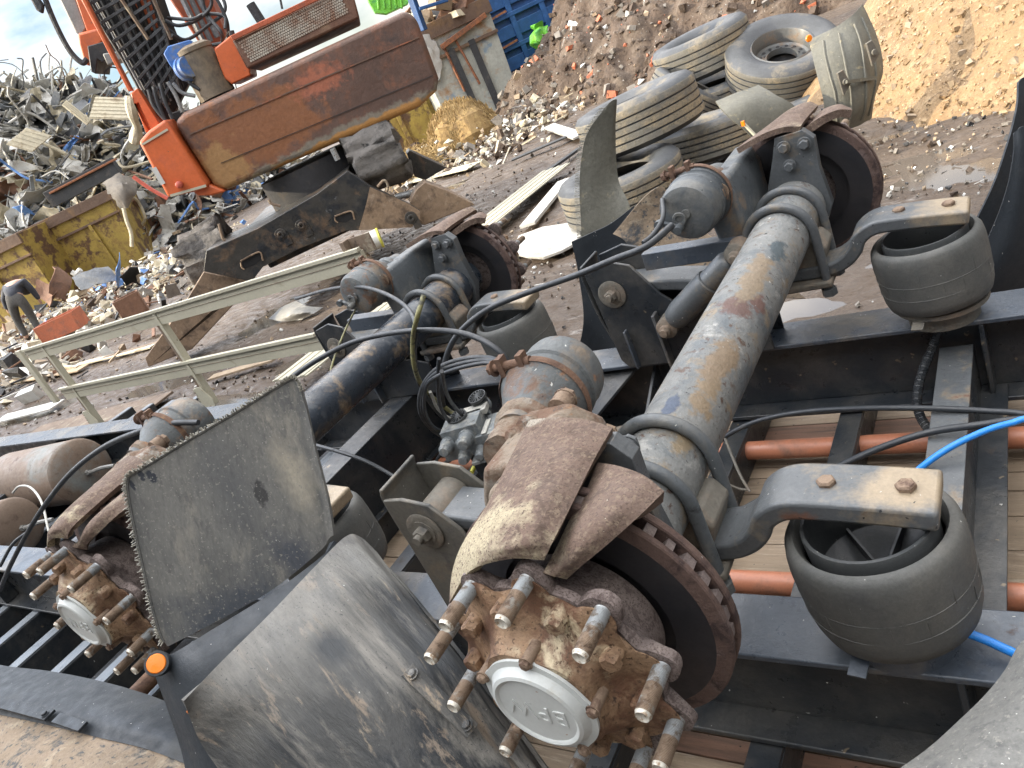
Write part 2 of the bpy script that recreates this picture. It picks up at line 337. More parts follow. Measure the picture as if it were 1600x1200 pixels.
M['palegrey'] = mat('pale_grey_plastic', (.46,.46,.42), [((.25,.24,.22), 30, .5, .7)], .55, 0, (.5, 90))
M['valve'] = mat('valve_aluminium', (.20,.22,.23), [((.34,.34,.31), 25, .5, .66), ((.07,.07,.07), 35, .56, .68)], .55, .3, (.6, 90), [(WH, 120, .2, .2)])
M['board'] = mat('floor_boards', (.26,.20,.14), [((.16,.115,.08), 3.5, .50, .70), ((.40,.33,.25), 9, .55, .7)], .8, 0, (.35, 60), [((.02,.018,.016), 45, .2, .35), ((.02,.018,.016), 22, .14, .15)], stretch=(1.2, 14, 1))
M['board_red'] = mat('floor_board_reddish', (.22,.125,.085), [((.12,.08,.06), 3.5, .45, .66)], .8, 0, (.35, 60), [((.02,.018,.016), 45, .2, .3)], stretch=(1.2, 14, 1))
M['slat'] = mat('joist_edge', (.17,.19,.21), [((.06,.07,.08), 9, .54, .66), ((.28,.29,.29), 14, .6, .7)], .5, .2, (.2, 60), stretch=(3, 1, 1))
M['void'] = mat('dark_underfloor', (.018,.021,.026), [((.05,.05,.05), 6, .56, .75)], .6, 0, (.3, 30), [((.2,.18,.15), 30, .12, .2)])
M['mudguard'] = mat('dusty_mudguard', (.145,.145,.136), [((.055,.062,.07), 4, .52, .66), ((.22,.20,.165), 6, .56, .74), ((.085,.087,.085), 60, .50, .7)], .65, 0, (.35, 90), [(WH, 90, .16, .25)], pits=((.20,.195,.175), 150, .60))
M['mudguard_mud'] = mat('muddy_mudguard', (.060,.062,.062), [((.024,.028,.033), 12, .47, .56), ((.19,.182,.165), 20, .50, .64), ((.22,.18,.14), 26, .575, .63), ((.30,.25,.19), 36, .60, .67)], .65, 0, (.9, 60), [(WH, 60, .12, .15)], pits=((.05,.053,.056), 240, .63), stains_and_tones=[(tuple(atz(u_,v_,z_)-V((-1.0,.45,.6))),rd_,c_,12,sf_) for u_,v_,z_,rd_,c_,sf_ in ((430,960,.98,(.14,.20,.08),(.17,.165,.15),.8),(600,900,.93,(.05,.05,.07),(.15,.15,.14),.6),(640,960,.87,(.035,.05,.06),(.045,.05,.055),.4),(700,1040,.82,(.04,.05,.09),(.04,.045,.05),.4),(520,1010,.95,(.03,.03,.12),(.045,.05,.055),.5))], sdir=tuple(atz(700,1180,.84)-atz(500,950,1.0)))  # light dust at upper left, darker tone on the right flank
M['mud_tan'] = mat('mud_caked_plastic', (.26,.20,.14), [((.05,.055,.06), 9, .54, .62), ((.36,.30,.22), 14, .56, .68)], .8, 0, (.9, 45), pits=((.08,.08,.08), 60, .58))
M['mudguard_dark'] = mat('black_mudguard', (.020,.026,.033), [((.06,.062,.06), 5, .55, .8)], .6, 0, (.3, 70), [(WH, 60, .14, .2)])
M['mudguard_grey'] = mat('sunned_mudguard', (.13,.128,.105), [((.10,.10,.085), 6, .5, .7), ((.30,.26,.17), 14, .6, .7)], .6, 0, (.4, 30), [(WH, 40, .12, .1)])  # grey-green plastic colour with tan patches
M['reflector'] = mat('orange_reflector', (.85,.22,.01), (), .3, 0, (.1, 200), var=.06)
M['bristle'] = mat('bristle', (.28,.27,.23), (), .7, 0, (.1, 60), var=.3, big=60)
M['tank'] = mat('air_tank_steel', (.185,.135,.10), [((.20,.205,.19), 3.0, .52, .66), ((.10,.065,.05), 14, .56, .7)], .6, .15, (.35, 60), [(WH, 30, .1, .1)])
M['cream'] = mat('cream_paint', (.42,.40,.31), [((.26,.22,.15), 4, .60, .74)], .55, 0, (.15, 30), [((.12,.1,.07), 20, .15, .2)], var=.08)
M['rustpost'] = mat('rusty_post', (.17,.125,.09), [((.33,.30,.22), 7, .55, .65), ((.07,.05,.04), 16, .55, .68)], .8, .1, (.6, 50))
M['tyre'] = mat('dusty_tyre', (.125,.12,.105), [((.27,.22,.145), 3.2, .50, .66), ((.09,.09,.08), 6, .58, .72)], .85, 0, (.6, 30), pits=((.12,.11,.08), 60, .58))
M['tyre_wall'] = mat('tyre_sidewall', (.055,.06,.066), [((.22,.19,.14), 2.6, .54, .70)], .55, 0, (.2, 30))
M['rim'] = mat('steel_rim', (.12,.125,.125), [((.20,.15,.11), 6, .5, .66)], .5, .3, (.3, 40))
M['cw'] = mat('counterweight_rust', (.125,.068,.045), [((.26,.085,.035), 1.6, .52, .68), ((.23,.15,.075), 2.2, .56, .70), ((.055,.045,.04), 3.5, .58, .7)], .55, .1, (.35, 12), [((.33,.11,.05), 9, .2, .12)], stretch=(1,1,2.2), big=.8)
M['cw_edge'] = mat('counterweight_edge', (.12,.075,.055), [((.36,.12,.06), 3, .54, .66)], .6, .1, (.4, 12))
M['orange'] = mat('orange_paint', (.52,.115,.035), [((.40,.10,.05), 2.5, .52, .68), ((.14,.07,.05), 5, .64, .72)], .42, 0, (.12, 12), [((.12,.07,.05), 14, .15, .15)], var=.12)
M['orange_dirty'] = mat('dirty_orange_paint', (.33,.075,.03), [((.10,.06,.05), 3, .50, .66)], .55, 0, (.2, 12))
M['grille'] = mat('grille_rust', (.13,.065,.042), [((.22,.14,.09), 3, .54, .66)], .6, .1, (.3, 20))
M['grille_dot'] = mat('grille_dots', (.36,.33,.28), [((.22,.13,.09), 4, .45, .62)], .6, .1, (.2, 20))
M['black'] = mat('black_parts', (.022,.022,.024), [((.07,.055,.04), 5, .54, .7)], .55, .1, (.3, 20))
M['greysteel'] = mat('grey_steel', (.22,.22,.21), [((.35,.34,.31), 4, .55, .7)], .5, .2, (.2, 20))
M['bluecap'] = mat('blue_paint', (.035,.12,.36), [((.16,.17,.17), 5, .52, .66)], .45, 0, (.2, 20))
M['leg'] = mat('oily_dark_steel', (.050,.047,.043), [((.15,.10,.065), 3.2, .54, .66), ((.022,.025,.03), 4.5, .50, .62), ((.14,.15,.16), 7, .62, .72)], .38, .3, (.3, 10), [((.2,.16,.11), 12, .12, .2)])
M['leg_tan'] = mat('muddy_leg_steel', (.24,.17,.115), [((.10,.07,.05), 5, .5, .62), ((.34,.27,.2), 9, .58, .7)], .45, .2, (.4, 12))
M['burnt'] = mat('mudded_track', (.15,.14,.13), [((.05,.047,.045), 3, .50, .62), ((.02,.02,.02), 9, .60, .66)], .85, 0, (1.0, 8))
M['skip_yellow'] = mat('yellow_skip_paint', (.36,.26,.06), [((.11,.06,.035), 2.2, .49, .56), ((.24,.15,.05), 3.5, .50, .66)], .6, 0, (.3, 6))
M['skip_rust'] = mat('skip_rust', (.13,.085,.06), [((.22,.13,.06), 2, .5, .66)], .8, .1, (.5, 8))
M['skip_pale'] = mat('pale_blue_skip', (.36,.37,.33), [((.30,.17,.08), 1.8, .52, .64), ((.13,.22,.32), 2.1, .54, .66)], .6, 0, (.3, 8))
M['skip_blue'] = mat('blue_container_paint', (.012,.065,.19), [((.025,.10,.28), 2, .5, .66), ((.12,.09,.07), 3.0, .66, .74)], .5, 0, (.2, 8))
M['lime'] = mat('lime_plastic', (.16,.50,.05), [((.09,.33,.08), 6, .5, .6)], .35, 0, (.5, 8))
M['straw'] = mat('straw', (.24,.155,.06), [((.36,.25,.10), 8, .5, .66), ((.10,.06,.03), 7, .54, .68)], .9, 0, (1.0, 25))
M['stripe'] = mat('olive_stripe', (.20,.19,.085), [((.06,.06,.05), 30, .5, .62)], .5, 0, (.1, 100))
M['ground'] = None
M['jacket'] = mat('dark_jacket', (.045,.05,.065), (), .8, 0, (.5, 18), var=.3)
M['trousers'] = mat('dark_trousers', (.07,.068,.065), (), .85, 0, (.5, 18), var=.3)
M['skin'] = mat('skin', (.42,.26,.19), (), .55, 0, (.1, 60), var=.08)
M['hair'] = mat('dark_hair', (.03,.025,.02), (), .7, 0, (.5, 80))
M['boot'] = mat('boots', (.04,.035,.03), (), .7, 0, (.4, 60))
M['alu'] = mat('scrap_aluminium', (.45,.445,.415), [((.24,.225,.195), 1.5, .52, .66), ((.58,.57,.52), 3, .58, .66)], .5, .15, (.5, 6), big=.7)
M['alu_dark'] = mat('scrap_grey', (.17,.18,.19), [((.30,.29,.26), 2, .5, .66)], .5, .2, (.5, 6))
M['alu_cream'] = mat('scrap_cream', (.50,.45,.33), [((.30,.24,.16), 2, .52, .66)], .6, 0, (.4, 6))
M['scrap_rust'] = mat('scrap_rust', (.20,.11,.07), [((.10,.06,.045), 3, .5, .66)], .8, .1, (.6, 10))
M['scrap_dark'] = mat('scrap_dark', (.035,.037,.04), [((.1,.09,.08), 3, .55, .7)], .6, .1, (.5, 10))
M['white'] = mat('white_sheet', (.52,.52,.49), [((.40,.37,.31), 5, .52, .68)], .6, 0, (.3, 14), var=.08)
M['teal'] = mat('teal_scrap', (.05,.28,.22), (), .5, 0, (.2, 14))
M['bluescrap'] = mat('blue_scrap', (.12,.25,.55), (), .5, 0, (.2, 14))
M['redscrap'] = mat('red_scrap', (.45,.09,.06), (), .55, 0, (.2, 14))
M['terracotta'] = mat('terracotta', (.42,.13,.065), [((.28,.12,.08), 8, .5, .66)], .7, 0, (.3, 20))
M['stone'] = mat('stone_grey', (.20,.18,.155), [((.14,.13,.12), 8, .5, .7)], .85, 0, (.6, 20))
M['stone_tan'] = mat('stone_tan', (.31,.24,.165), [((.25,.19,.13), 8, .5, .7)], .85, 0, (.6, 20))
M['soil'] = mat('rubble_soil', (.088,.061,.043), [((.15,.118,.09), 2.2, .5, .68), ((.055,.042,.034), 6, .52, .68)], .95, 0, (1.0, 14), [((.45,.42,.37), 9, .14, .25), ((.33,.13,.09), 5, .12, .12), ((.50,.47,.42), 22, .17, .25)], big=.8, bump2=(.8, 3))
M['sand'] = mat('wood_chip_sand', (.235,.155,.08), [((.15,.098,.052), 3.0, .50, .72), ((.32,.225,.125), 14, .52, .64), ((.11,.07,.04), 26, .58, .66)], .95, 0, (1.0, 28), [((.50,.38,.24), 22, .24, .45), ((.12,.08,.05), 26, .24, .4)], big=1.2, bump2=(.7, 5))
M['chip'] = mat('pale_wood_chip', (.36,.255,.145), [((.24,.16,.09), 20, .5, .6)], .9, 0, (.3, 60))
M['brick'] = mat('warehouse_cladding', (.32,.33,.33), [((.2,.19,.17), .6, .55, .7)], .6, 0, (.1, 4))
M['haystem'] = mat('dry_stems', (.30,.21,.09), (), .9, 0, (.3, 60), var=.35, big=6)

# ------------------------------------------------------------------ ground, puddles, heaps
def ground_mat():
    m = mat('wet_mud', (.078,.055,.038), [((.122,.094,.070), .9, .52, .68), ((.075,.055,.040), 2.1, .50, .64), ((.23,.21,.19), 5.5, .60, .70), ((.045,.033,.027), 9, .58, .68)], .66, 0, (1.0, 22),
            [((.50,.48,.44), 7, .16, .10), ((.36,.24,.13), 11, .16, .10), ((.05,.04,.035), 13, .2, .15)], big=.35, rvar=.36, bump2=(.7, 5), stretch=(.8, 1.5, 1))
    return m
M['ground'] = ground_mat()
wm = bpy.data.materials.new('puddle_water'); wm.use_nodes = True
wb = wm.node_tree.nodes['Principled BSDF']; wb.inputs['Base Color'].default_value = (.10,.085,.07,1); wb.inputs['Roughness'].default_value = .06
wb.inputs['Specular IOR Level'].default_value = .9; M['water'] = wm
PUD = [(atz(1505,262,0), .8, .34), (atz(1420,395,0), .6, .12), (atz(1440,240,0), .4, .15), (atz(1360,215,0), .35, .10), (atz(1240,470,0), .5, .2), (atz(410,505,0), .9, .5), (atz(470,470,0), .8, .4), (atz(345,560,0), .7, .4),
       (atz(250,520,0), .8, .35), (atz(560,540,0), .3, .3), (atz(60,640,0), 1.6, .35), (atz(-60,600,0), 1.6, .5), (atz(250,650,0), .7, .2), (atz(700,290,0), .8, .3), (atz(1050,170,0), .4, .2), (atz(470,560,0),.5,.25),(atz(150,600,0),1.2,.25),(atz(20,700,0),1.0,.3),(atz(370,620,0),.8,.15),(atz(440,430,0),.5,.25),(atz(250,600,0),.6,.2)]
def gh(x, y):
    p = V((x, y, 0))
    h = .035*mnoise.noise(p*.5)+.022*mnoise.noise(p*1.7+V((3,1,0)))+.014*mnoise.noise(V((x*2.2, y*6, 1)))+.010*mnoise.noise(V((x*8, y*12, 5)))
    h += .006*mnoise.noise(V((x*20, y*26, 9)))
    for c, rx, ry in PUD:
        dx = (x-c.x)/rx; dy = (y-c.y)/ry; q = dx*dx+dy*dy
        if q < 9: h -= .05*math.exp(-q)
    return h
def spaced(lo, hi, flo, fhi, fine, grow=1.25):
    out = [flo+(fhi-flo)*i/int((fhi-flo)/fine) for i in range(int((fhi-flo)/fine)+1)]
    d = fine; x = fhi
    while x < hi: d *= grow; x += d; out.append(min(x, hi))
    d = fine; x = flo
    while x > lo: d *= grow; x -= d; out.insert(0, max(x, lo))
    return out
xs = spaced(-400, 400, -14, 3, .075); ys = spaced(-400, 600, 2.2, 12, .06)
vs = [(x, y, gh(x, y) if (-60 < x < 30 and -5 < y < 60) else 0) for y in ys for x in xs]
nx = len(xs)
g = MB(); g.v = [V(p) for p in vs]
for j in range(len(ys)-1):
    for i in range(nx-1): g.f.append([j*nx+i, j*nx+i+1, (j+1)*nx+i+1, (j+1)*nx+i]); g.m.append(0)
go = g.build('ground', M['ground'], None, angle=180); tag(go, kind='structure', label='wet rutted mud of the scrapyard')
w = MB(); w.add([(-16,2,-.036), (4,2,-.036), (4,13,-.036), (-16,13,-.036)], [(0,1,2,3)])
tag(w.build('puddle_water', M['water']), kind='structure', label='shallow brown puddles standing in the mud')

def rock(mb, c, r, m=0, flat=.7, R=random):
    c = V(c); q = Matrix.Rotation(R.random()*6.28, 3, V((R.random()-.5, R.random()-.5, R.random()-.5)).normalized())
    if R.random() < .5:
        p = []
        for sz in (-1, 1):
            for sx, sy in ((-1,-1),(1,-1),(1,1),(-1,1)):
                p.append(c + q @ V((sx*r*R.uniform(.6,1.1), sy*r*R.uniform(.5,1), sz*r*flat*R.uniform(.4,1))))
        mb.hexa(p, m)
    else:
        p = [c + q @ (V(d)*r*R.uniform(.7,1.1)) for d in ((1,0,0),(0,1,0),(-1,0,0),(0,-1,0),(0,0,flat),(0,0,-flat))]
        mb.add(p, [(0,1,4),(1,2,4),(2,3,4),(3,0,4),(1,0,5),(2,1,5),(3,2,5),(0,3,5)], m)
def heap(name, c, axU, RU, RV, H, mats, label, n=110, power=1.0, rocks=1500, rs=(.02,.09), rm=(1,), seed=1, amp=.12, face=None, fr=3.0, region=None):
    R = random.Random(seed); c = V(c); U = V(axU).normalized(); W = V((-U.y, U.x, 0)); mb = MB()
    def hf(a, b):
        r = math.sqrt(a*a+b*b)
        base = H*max(0, 1-r**power) - .25
        p = c+U*(a*RU)+W*(b*RV)
        base += amp*(mnoise.noise(p*1.1*fr/3)*1.6+mnoise.noise(p*fr)*.6+mnoise.noise(p*fr*2.7)*.20+mnoise.noise(p*fr*6)*.14)*(1 if r < 1 else .3)
        return base
    # smooth peak
    def P(a, b): q = c+U*(a*RU)+W*(b*RV); q.z = hf(a, b); return q
    o = 0; idx = {}
    for j in range(n+1):
        for i in range(n+1):
            a = -1.05+2.1*i/n; b = -1.05+2.1*j/n; mb.v.append(P(a, b))
    for j in range(n):
        for i in range(n):
            mb.f.append([j*(n+1)+i, j*(n+1)+i+1, (j+1)*(n+1)+i+1, (j+1)*(n+1)+i]); mb.m.append(0)
    for k in range(rocks):
        th = R.uniform(0, 2*PI); r = math.sqrt(R.random())*1.04; a, b = r*math.cos(th), r*math.sin(th); q = P(a, b)
        if (q-CAM).dot(HD) < 1 or (face and (q-c).dot(HD) > face): continue
        s = rs[0]+(rs[1]-rs[0])*R.random()**5
        rock(mb, q+V((0,0,s*.2)), s, R.choice(rm), R=R)
    single(mb, name, mats, (c.x, c.y, 0), label, name.split('_')[0]+' heap', kind='stuff', angle=40)
RB = [M['soil'], M['stone'], M['stone_tan'], M['white'], M['brick'], M['orange_rust'], M['soil']]
RB[4] = M['terracotta']
cR = atd(1290, -120, 16.5); cR.z = 0
heap('rubble_heap', cR, RD, 8.0, 5.9, 5.6, RB, 'tall dark brown heap of soil, bricks and wood rubble behind the tyres', n=260, rocks=22000, rs=(.010,.10), rm=(1,1,2,3,4,6,6,6,6,6,6,6,6,1), seed=3, amp=.30, face=1.5)
cS = V((1.35, 8.5, 0))
heap('chip_heap', cS, V((1,0,0)), 3.55, 3.55, 2.8, [M['sand'], M['stone_tan'], M['sand'], M['chip']], 'sunlit golden heap of shredded wood chips at the right edge', n=150, rocks=26000, rs=(.007,.030), rm=(1,2,3,3), seed=5, amp=.07, face=1.0, fr=4)

# ------------------------------------------------------------------ unseen block, added behind the camera to keep the trailer in shade
wh = empty('warehouse', (-14, -7.5, 0), 'long grey clad warehouse standing behind the photographer', 'building')
b = MB(); b.box((-14, -8, 3.0), (44, 9, 6.0)); b.build('wall', M['brick'], wh)
b = MB(); b.prism([(-36.3, -3.3, 6.0), (-36.3, -8, 6.9), (-36.3, -12.7, 6.0)], (44.6, 0, 0)); b.build('roof', M['greysteel'], wh)
for dx in (-30, -18, -6):
    b = MB(); b.box((dx, -3.47, 2.0), (4, .08, 4.0)); b.build('roller_door', M['alu_dark'], wh)

# ------------------------------------------------------------------ the overturned trailer
YM = 1.517; ZA = .883
T = empty('overturned_trailer', (-1.9, YM, 0), 'black trailer lying upside down in the foreground with its two axles on top', 'trailer')
def part(mb, name, mats, parent=None, label=None, **k):
    o = mb.build(name, mats, parent or T, **k)
    if label: o['label'] = label
    return o
# frame rails: I-beams, y centre .96 and 2.085, z .295 .. .55
X0, X1 = -6.9, 1.6
for yc in (.962, 2.087):
    b = MB()
    b.box(((X0+X1)/2, yc, .543), (X1-X0, .146, .014), m=1)
    b.box(((X0+X1)/2, yc, .302), (X1-X0, .146, .014))
    b.box(((X0+X1)/2, yc, .4225), (X1-X0, .010, .227))
    for xx in (-5.6, -4.2, -3.0, -1.55, -.2, .65):
        b.box((xx, yc-.038, .4225), (.012, .066, .2265)); b.box((xx, yc+.038, .4225), (.012, .066, .2265))
    part(b, 'frame_rail', [M['frame'], M['frame_top']], bevel=.003)
# floor joists across, floor boards beneath
JX = [-.20-.335*k for k in range(19)]+[.135, .47, .80, 1.13]
for x in JX:
    b = MB(); y0, y1 = .25, 2.88
    if x > -4.9: y1 = 2.26
    b.box((x-.031, (y0+y1)/2, .283), (.064, y1-y0, .008), m=1 if x < -2.4 else 0); b.box((x, (y0+y1)/2, .228), (.006, y1-y0, .102)); b.box((x-.031, (y0+y1)/2, .178), (.064, y1-y0, .006))
    part(b, 'floor_joist', [M['frame'], M['slat']], bevel=.001)
b = MB(); random.seed(3); y = .22; 
while y < 2.27:
    wd = random.choice((.055, .075, .095, .12)); 
    b.box((-.35, y+wd/2, .158+random.uniform(-.002,.002)), (4.3, wd-.004, .03), m=1 if random.random() < .22 else 0); y += wd
part(b, 'floor_boards', [M['board'], M['board_red']], bevel=.0015)
b = MB(); b.box((-4.75, 1.56, .12), (4.48, 2.7, .02)); part(b, 'floor_panel', M['void'], label='black floor sheet seen between the joists at the left')  # black sheet put in for the shaded void, no boards there
# tall cross members
def cmember(x, z0=.30, z1=.53, w=.075, y0=.97, y1=2.08, slant=0):
    b = MB(); b.box((x, (y0+y1)/2, (z0+z1)/2), (w, y1-y0, z1-z0)); b.box((x-w*.0, (y0+y1)/2, z0-.004), (w*1.5, y1-y0, .008)); part(b, 'cross_member', M['frame'], bevel=.003)
b = MB()     # pale dusty channel on the right
b.box((-.268, 1.525, .452), (.080, 1.07, .008), m=0); b.box((-.231, 1.525, .385), (.006, 1.07, .126), m=1); b.box((-.199, 1.525, .318), (.066, 1.07, .008), m=1)
part(b, 'cross_member', [M['arm'], M['frame']], bevel=.001, label='dusty grey channel crossing between the rails under the right-hand hoses')
cmember(-2.27, .30, .548, .13); cmember(-3.6); cmember(-5.2)
b = MB()     # gusset plate beside hanger B
b.prism([(-1.54,2.075,.54), (-1.18,2.075,.54), (-1.54,1.62,.30)], (0,0,-.012)); b.prism([(-1.15,2.07,.30),(-1.15,2.07,.52),(-1.15,1.62,.30)], (.012,0,0))
part(b, 'gusset_plate', M['frame'], bevel=.002)

def XZ(pts, y): return [V((x, y, z)) for x, z in pts]
def loc3(u, v, z): p = atz(u, v, z); return (p.x+.62, YM-p.y, p.z-ZA)
STA = [[loc3(*q) for q in row] for row in [
 [(826,657,1.108),(870,652,1.122),(915,655,1.122),(957,668,1.108)],
 [(795,720,1.102),(840,718,1.122),(890,715,1.122),(930,715,1.108)],
 [(760,790,1.088),(800,790,1.118),(850,785,1.122),(895,785,1.105)],
 [(722,850,1.060),(765,848,1.100),(815,845,1.113),(868,838,1.100)],
 [(706,895,1.028),(745,878,1.075),(800,865,1.098),(854,866,1.088)],
 [(702,942,.992),(733,894,1.058),(795,874,1.087),(850,876,1.080)]]]
STB = [[loc3(*q) for q in row] for row in [
 [(934,722,1.085),(967,727,1.098),(1005,742,1.098),(1038,768,1.083)],
 [(916,766,1.080),(940,771,1.098),(970,785,1.100),(1000,805,1.083)],
 [(888,816,1.075),(904,826,1.090),(925,838,1.086),(950,850,1.068)],
 [(866,862,1.060),(878,873,1.068),(890,880,1.066),(905,888,1.052)],
 [(848,895,1.056),(860,900,1.050),(872,903,1.042),(885,906,1.032)]]]
def axle(xa, tube_mat, dark=False, seed=0):
    R = random.Random(seed)
    def W(dx, off, dz, s): return V((xa+dx, YM+s*off, ZA+dz))
    # ---- axle beam
    b = MB(); prof = [(.055,-.80),(.075,-.79),(.083,-.74),(.083,-.66),(.079,-.652),(.079,-.60),(.0765,-.595),(.0765,.595),(.079,.60),(.079,.652),(.083,.66),(.083,.74),(.075,.79),(.055,.80)]
    if dark:
        prof = [(.055,-.80),(.075,-.79),(.083,-.74),(.083,-.66),(.077,-.65),(.077,-.50),(.071,-.47),(.071,.47),(.077,.50),(.077,.65),(.083,.66),(.083,.74),(.075,.79),(.055,.80)]
    b.lathe((xa, YM, ZA), (0,1,0), prof, 40)
    ab = part(b, 'axle_beam', tube_mat, label='dented pale grey axle tube blotched with rust' if not dark else 'glossy dark blue axle tube')
    for s in (-1, 1):
        ax_ = V((0, s, 0))
        # ---- brake disc
        b = MB(); c = V((xa, YM, ZA)); n = 64
        b.lathe(c, ax_, [(.135,.859),(.192,.859),(.213,.857),(.215,.855),(.215,.848),(.213,.846),(.14,.846)], n, mats=[0,1,1,1,1,1], cap=False)
        b.lathe(c, ax_, [(.14,.828),(.213,.828),(.215,.826),(.215,.817),(.213,.814),(.192,.812),(.13,.812)], n, mats=[1,1,1,1,1,0], cap=False)
        b.lathe(c, ax_, [(.09,.842),(.15,.842)], 48, m=0, cap=False); b.lathe(c, ax_, [(.15,.832),(.09,.832)], 48, m=0, cap=False)  # dark annulus painted for the shade in the bell gap
        for k in range(40):
            a = 2*PI*k/40; d = V((math.cos(a), 0, math.sin(a))); tdir = V((-d.z, 0, d.x))
            p0 = c+d*.165+ax_*.837; p1 = c+d*(.208+.003*R.random())+ax_*.837
            b.bar(p0, p1, .0185, .012+.008*R.random(), hint=tdir, m=2)
        dsc = part(b, 'brake_disc', [M['disc_face'], M['disc_rim'], M['lug']], angle=30)
        b = MB()
        lob = lambda th, t: 1+.12*max(0, math.cos(10*(th)))**.6 if t > .915 else 1
        hint = V((math.cos(math.radians(46)), 0, math.sin(math.radians(46))))
        b.lathe(c, ax_, [(.112,.852),(.119,.856),(.124,.875),(.127,.900),(.132,.920),(.146,.932),(.152,.938),(.151,.953),(.10,.955)], 160, hint=hint, rmod=lambda th, t: 1+.25*max(0, math.cos(10*th)+.35)**.55/1.18*min(1, max(0, (t-.918)/.018)))
        for v in b.v:
            q = mnoise.noise(v*38); r0 = V((v.x-xa, 0, v.z-ZA)); 
            if r0.length > .13: v += r0.normalized()*.0035*q+ax_*.0025*mnoise.noise(v*50)
        b.build('disc_bell', M['bell'], dsc, angle=40)
        # ---- hub
        b = MB()
        hub_r = lambda th, t: (1+.13*max(0, math.cos(10*th)+.3)**.6-.03) if t < .958 else (1+(.10 if t < 1.0 else .03)*math.cos(5*th+.4))
        b.lathe(c, ax_, [(.140,.954),(.154,.9552),(.155,.9575),(.146,.962),(.124,.968),(.106,.978),(.095,.992),(.089,1.004),(.088,1.012),(.03,1.0125)], 160, hint=hint, rmod=hub_r)
        for v in b.v:
            v += V((mnoise.noise(v*30), mnoise.noise(v*30+V((5,0,0))), mnoise.noise(v*30+V((0,5,0)))))*.003
        hb = part(b, 'wheel_hub', M['hub'], angle=50)
        b = MB()
        cd = lambda th, t: 1+.035*max(0, math.cos(5*th))
        b.lathe(c, ax_, [(.083,1.012),(.083,1.0165),(.074,1.0175),(.071,1.021),(.067,1.028),(.062,1.030),(.059,1.0285),(.057,1.0265),(0,1.0265)], 60, hint=V((.2,0,1)), rmod=lambda th, t: 1+.045*max(0, math.cos(5*th))**3 if t < 1.0175 else 1, cap=False)
        if s == -1:    # raised emblem letters, as cast in the cap
            cu = bpy.data.curves.new('t', 'FONT'); cu.body = 'BPW'; cu.size = .042; cu.extrude = .0012; cu.align_x = 'CENTER'; cu.align_y = 'CENTER'; cu.space_character = 1.1; cu.resolution_u = 3
            to = bpy.data.objects.new('t', cu); tm = bpy.data.meshes.new_from_object(to)
            rot = Matrix.Rotation(math.radians(172), 3, 'Z'); vv = []
            for q in tm.vertices:
                p = rot @ q.co; vv.append(V((xa+p.x, YM-1.0268-p.z, ZA+p.y)))
            b.add(vv, [list(p.vertices) for p in tm.polygons], 0)
            bpy.data.objects.remove(to); bpy.data.curves.remove(cu); bpy.data.meshes.remove(tm)
        b.build('hub_cap', M['cap'], hb, angle=30)
        for k in range(5):
            b = MB(); a = math.radians(90-11.5)+2*PI*k/5 if s == -1 else 2*PI*k/5
            p = c+V((math.cos(a), 0, math.sin(a)))*.0865
            b.cyl(p+ax_*.985, p+ax_*1.018, .0085, 12); b.hexbolt(p+ax_*1.018, ax_, .0075, .006)
            b.build('cap_bolt', M['bolt'], hb, angle=40)
        for k in range(10):
            a = math.radians(46+36*k)
            p = c+V((math.cos(a), 0, math.sin(a)))*.1675
            b = MB(); L0, L1 = .945, 1.030-R.random()*.004; prf = [(.0165,L0),(.0165,L0+.006),(.0115,L0+.007)]
            t = L0+.010
            while t < L1-.006: prf += [(.0113,t),(.0102,t+.0009),(.0113,t+.0018)]; t += .0019
            prf += [(.0110,L1-.005),(.0090,L1),(.0083,L1-.0005),(.006,L1-.003),(0,L1-.003)]
            half = L0+.038+R.uniform(-.008,.008)
            mats_ = [(2 if prf[i][1] > L1-.006 else (0 if prf[i][1] < half and prf[i][1] > L0+.0065 else 1)) for i in range(len(prf)-1)]
            b.lathe(p, ax_, prf, 18, mats=mats_)
            b.build('wheel_stud', [M['zinc'], M['studrust'], M['tip']], hb, angle=50)
            a2 = a+math.radians(18); p = c+V((math.cos(a2), 0, math.sin(a2)))*.131
            b = MB(); b.cyl(p+ax_*.945, p+ax_*.975, .0135, 16); b.lathe(p+ax_*.975, ax_, [(.0145,0),(.0145,.010),(.0115,.0135),(0,.0138)], 6)
            b.build('hub_bolt', M['hub'], hb, angle=30)
        # ---- caliper: two curved straps over the disc, body, carrier
        b = MB()
        near = s == -1
        for rows_, th_ in ((STA, .016), (STB, .022)):
            cc_ = [[W(q[0], q[1], q[2], s) for q in row] for row in rows_]
            if s == 1: cc_ = [row[::-1] for row in cc_]
            b = MB(); b.patch(cc_, th_, 5, wob=.0015)
            part(b, 'caliper_strap', M['caliper'], bevel=.003, seg=2)
        b = MB(); b.lathe(W(-.178, .50, .150, s), ax_, [(.05,0),(.064,.006),(.066,.03),(.058,.045),(.056,.075),(.068,.080),(.068,.100),(.058,.106),(.052,.17)], 36)
        for v in b.v: v += V((mnoise.noise(v*40), mnoise.noise(v*40+V((5,0,0))), mnoise.noise(v*40+V((0,5,0)))))*.003
        b.add([], [])
        part(b, 'brake_caliper', M['crust'] if near else M['chamber'], angle=60)
        b = MB()
        body = [(-.175,.58,-.02),(-.02,.58,-.02),(-.02,.58,.17),(-.06,.60,.215),(-.15,.60,.205),(-.205,.58,.12)]
        if not near: body = [(-.165,.50,-.03),(-.085,.50,-.04),(-.085,.50,.15),(-.10,.50,.195),(-.15,.50,.20),(-.18,.50,.12)]
        b.prism([W(*q, s) for q in body], ax_*(.17 if near else .30))
        body2 = [(-.15,.75,-.05),(-.03,.75,-.02),(-.03,.75,.185),(-.08,.75,.205),(-.13,.75,.185),(-.155,.75,.1)]
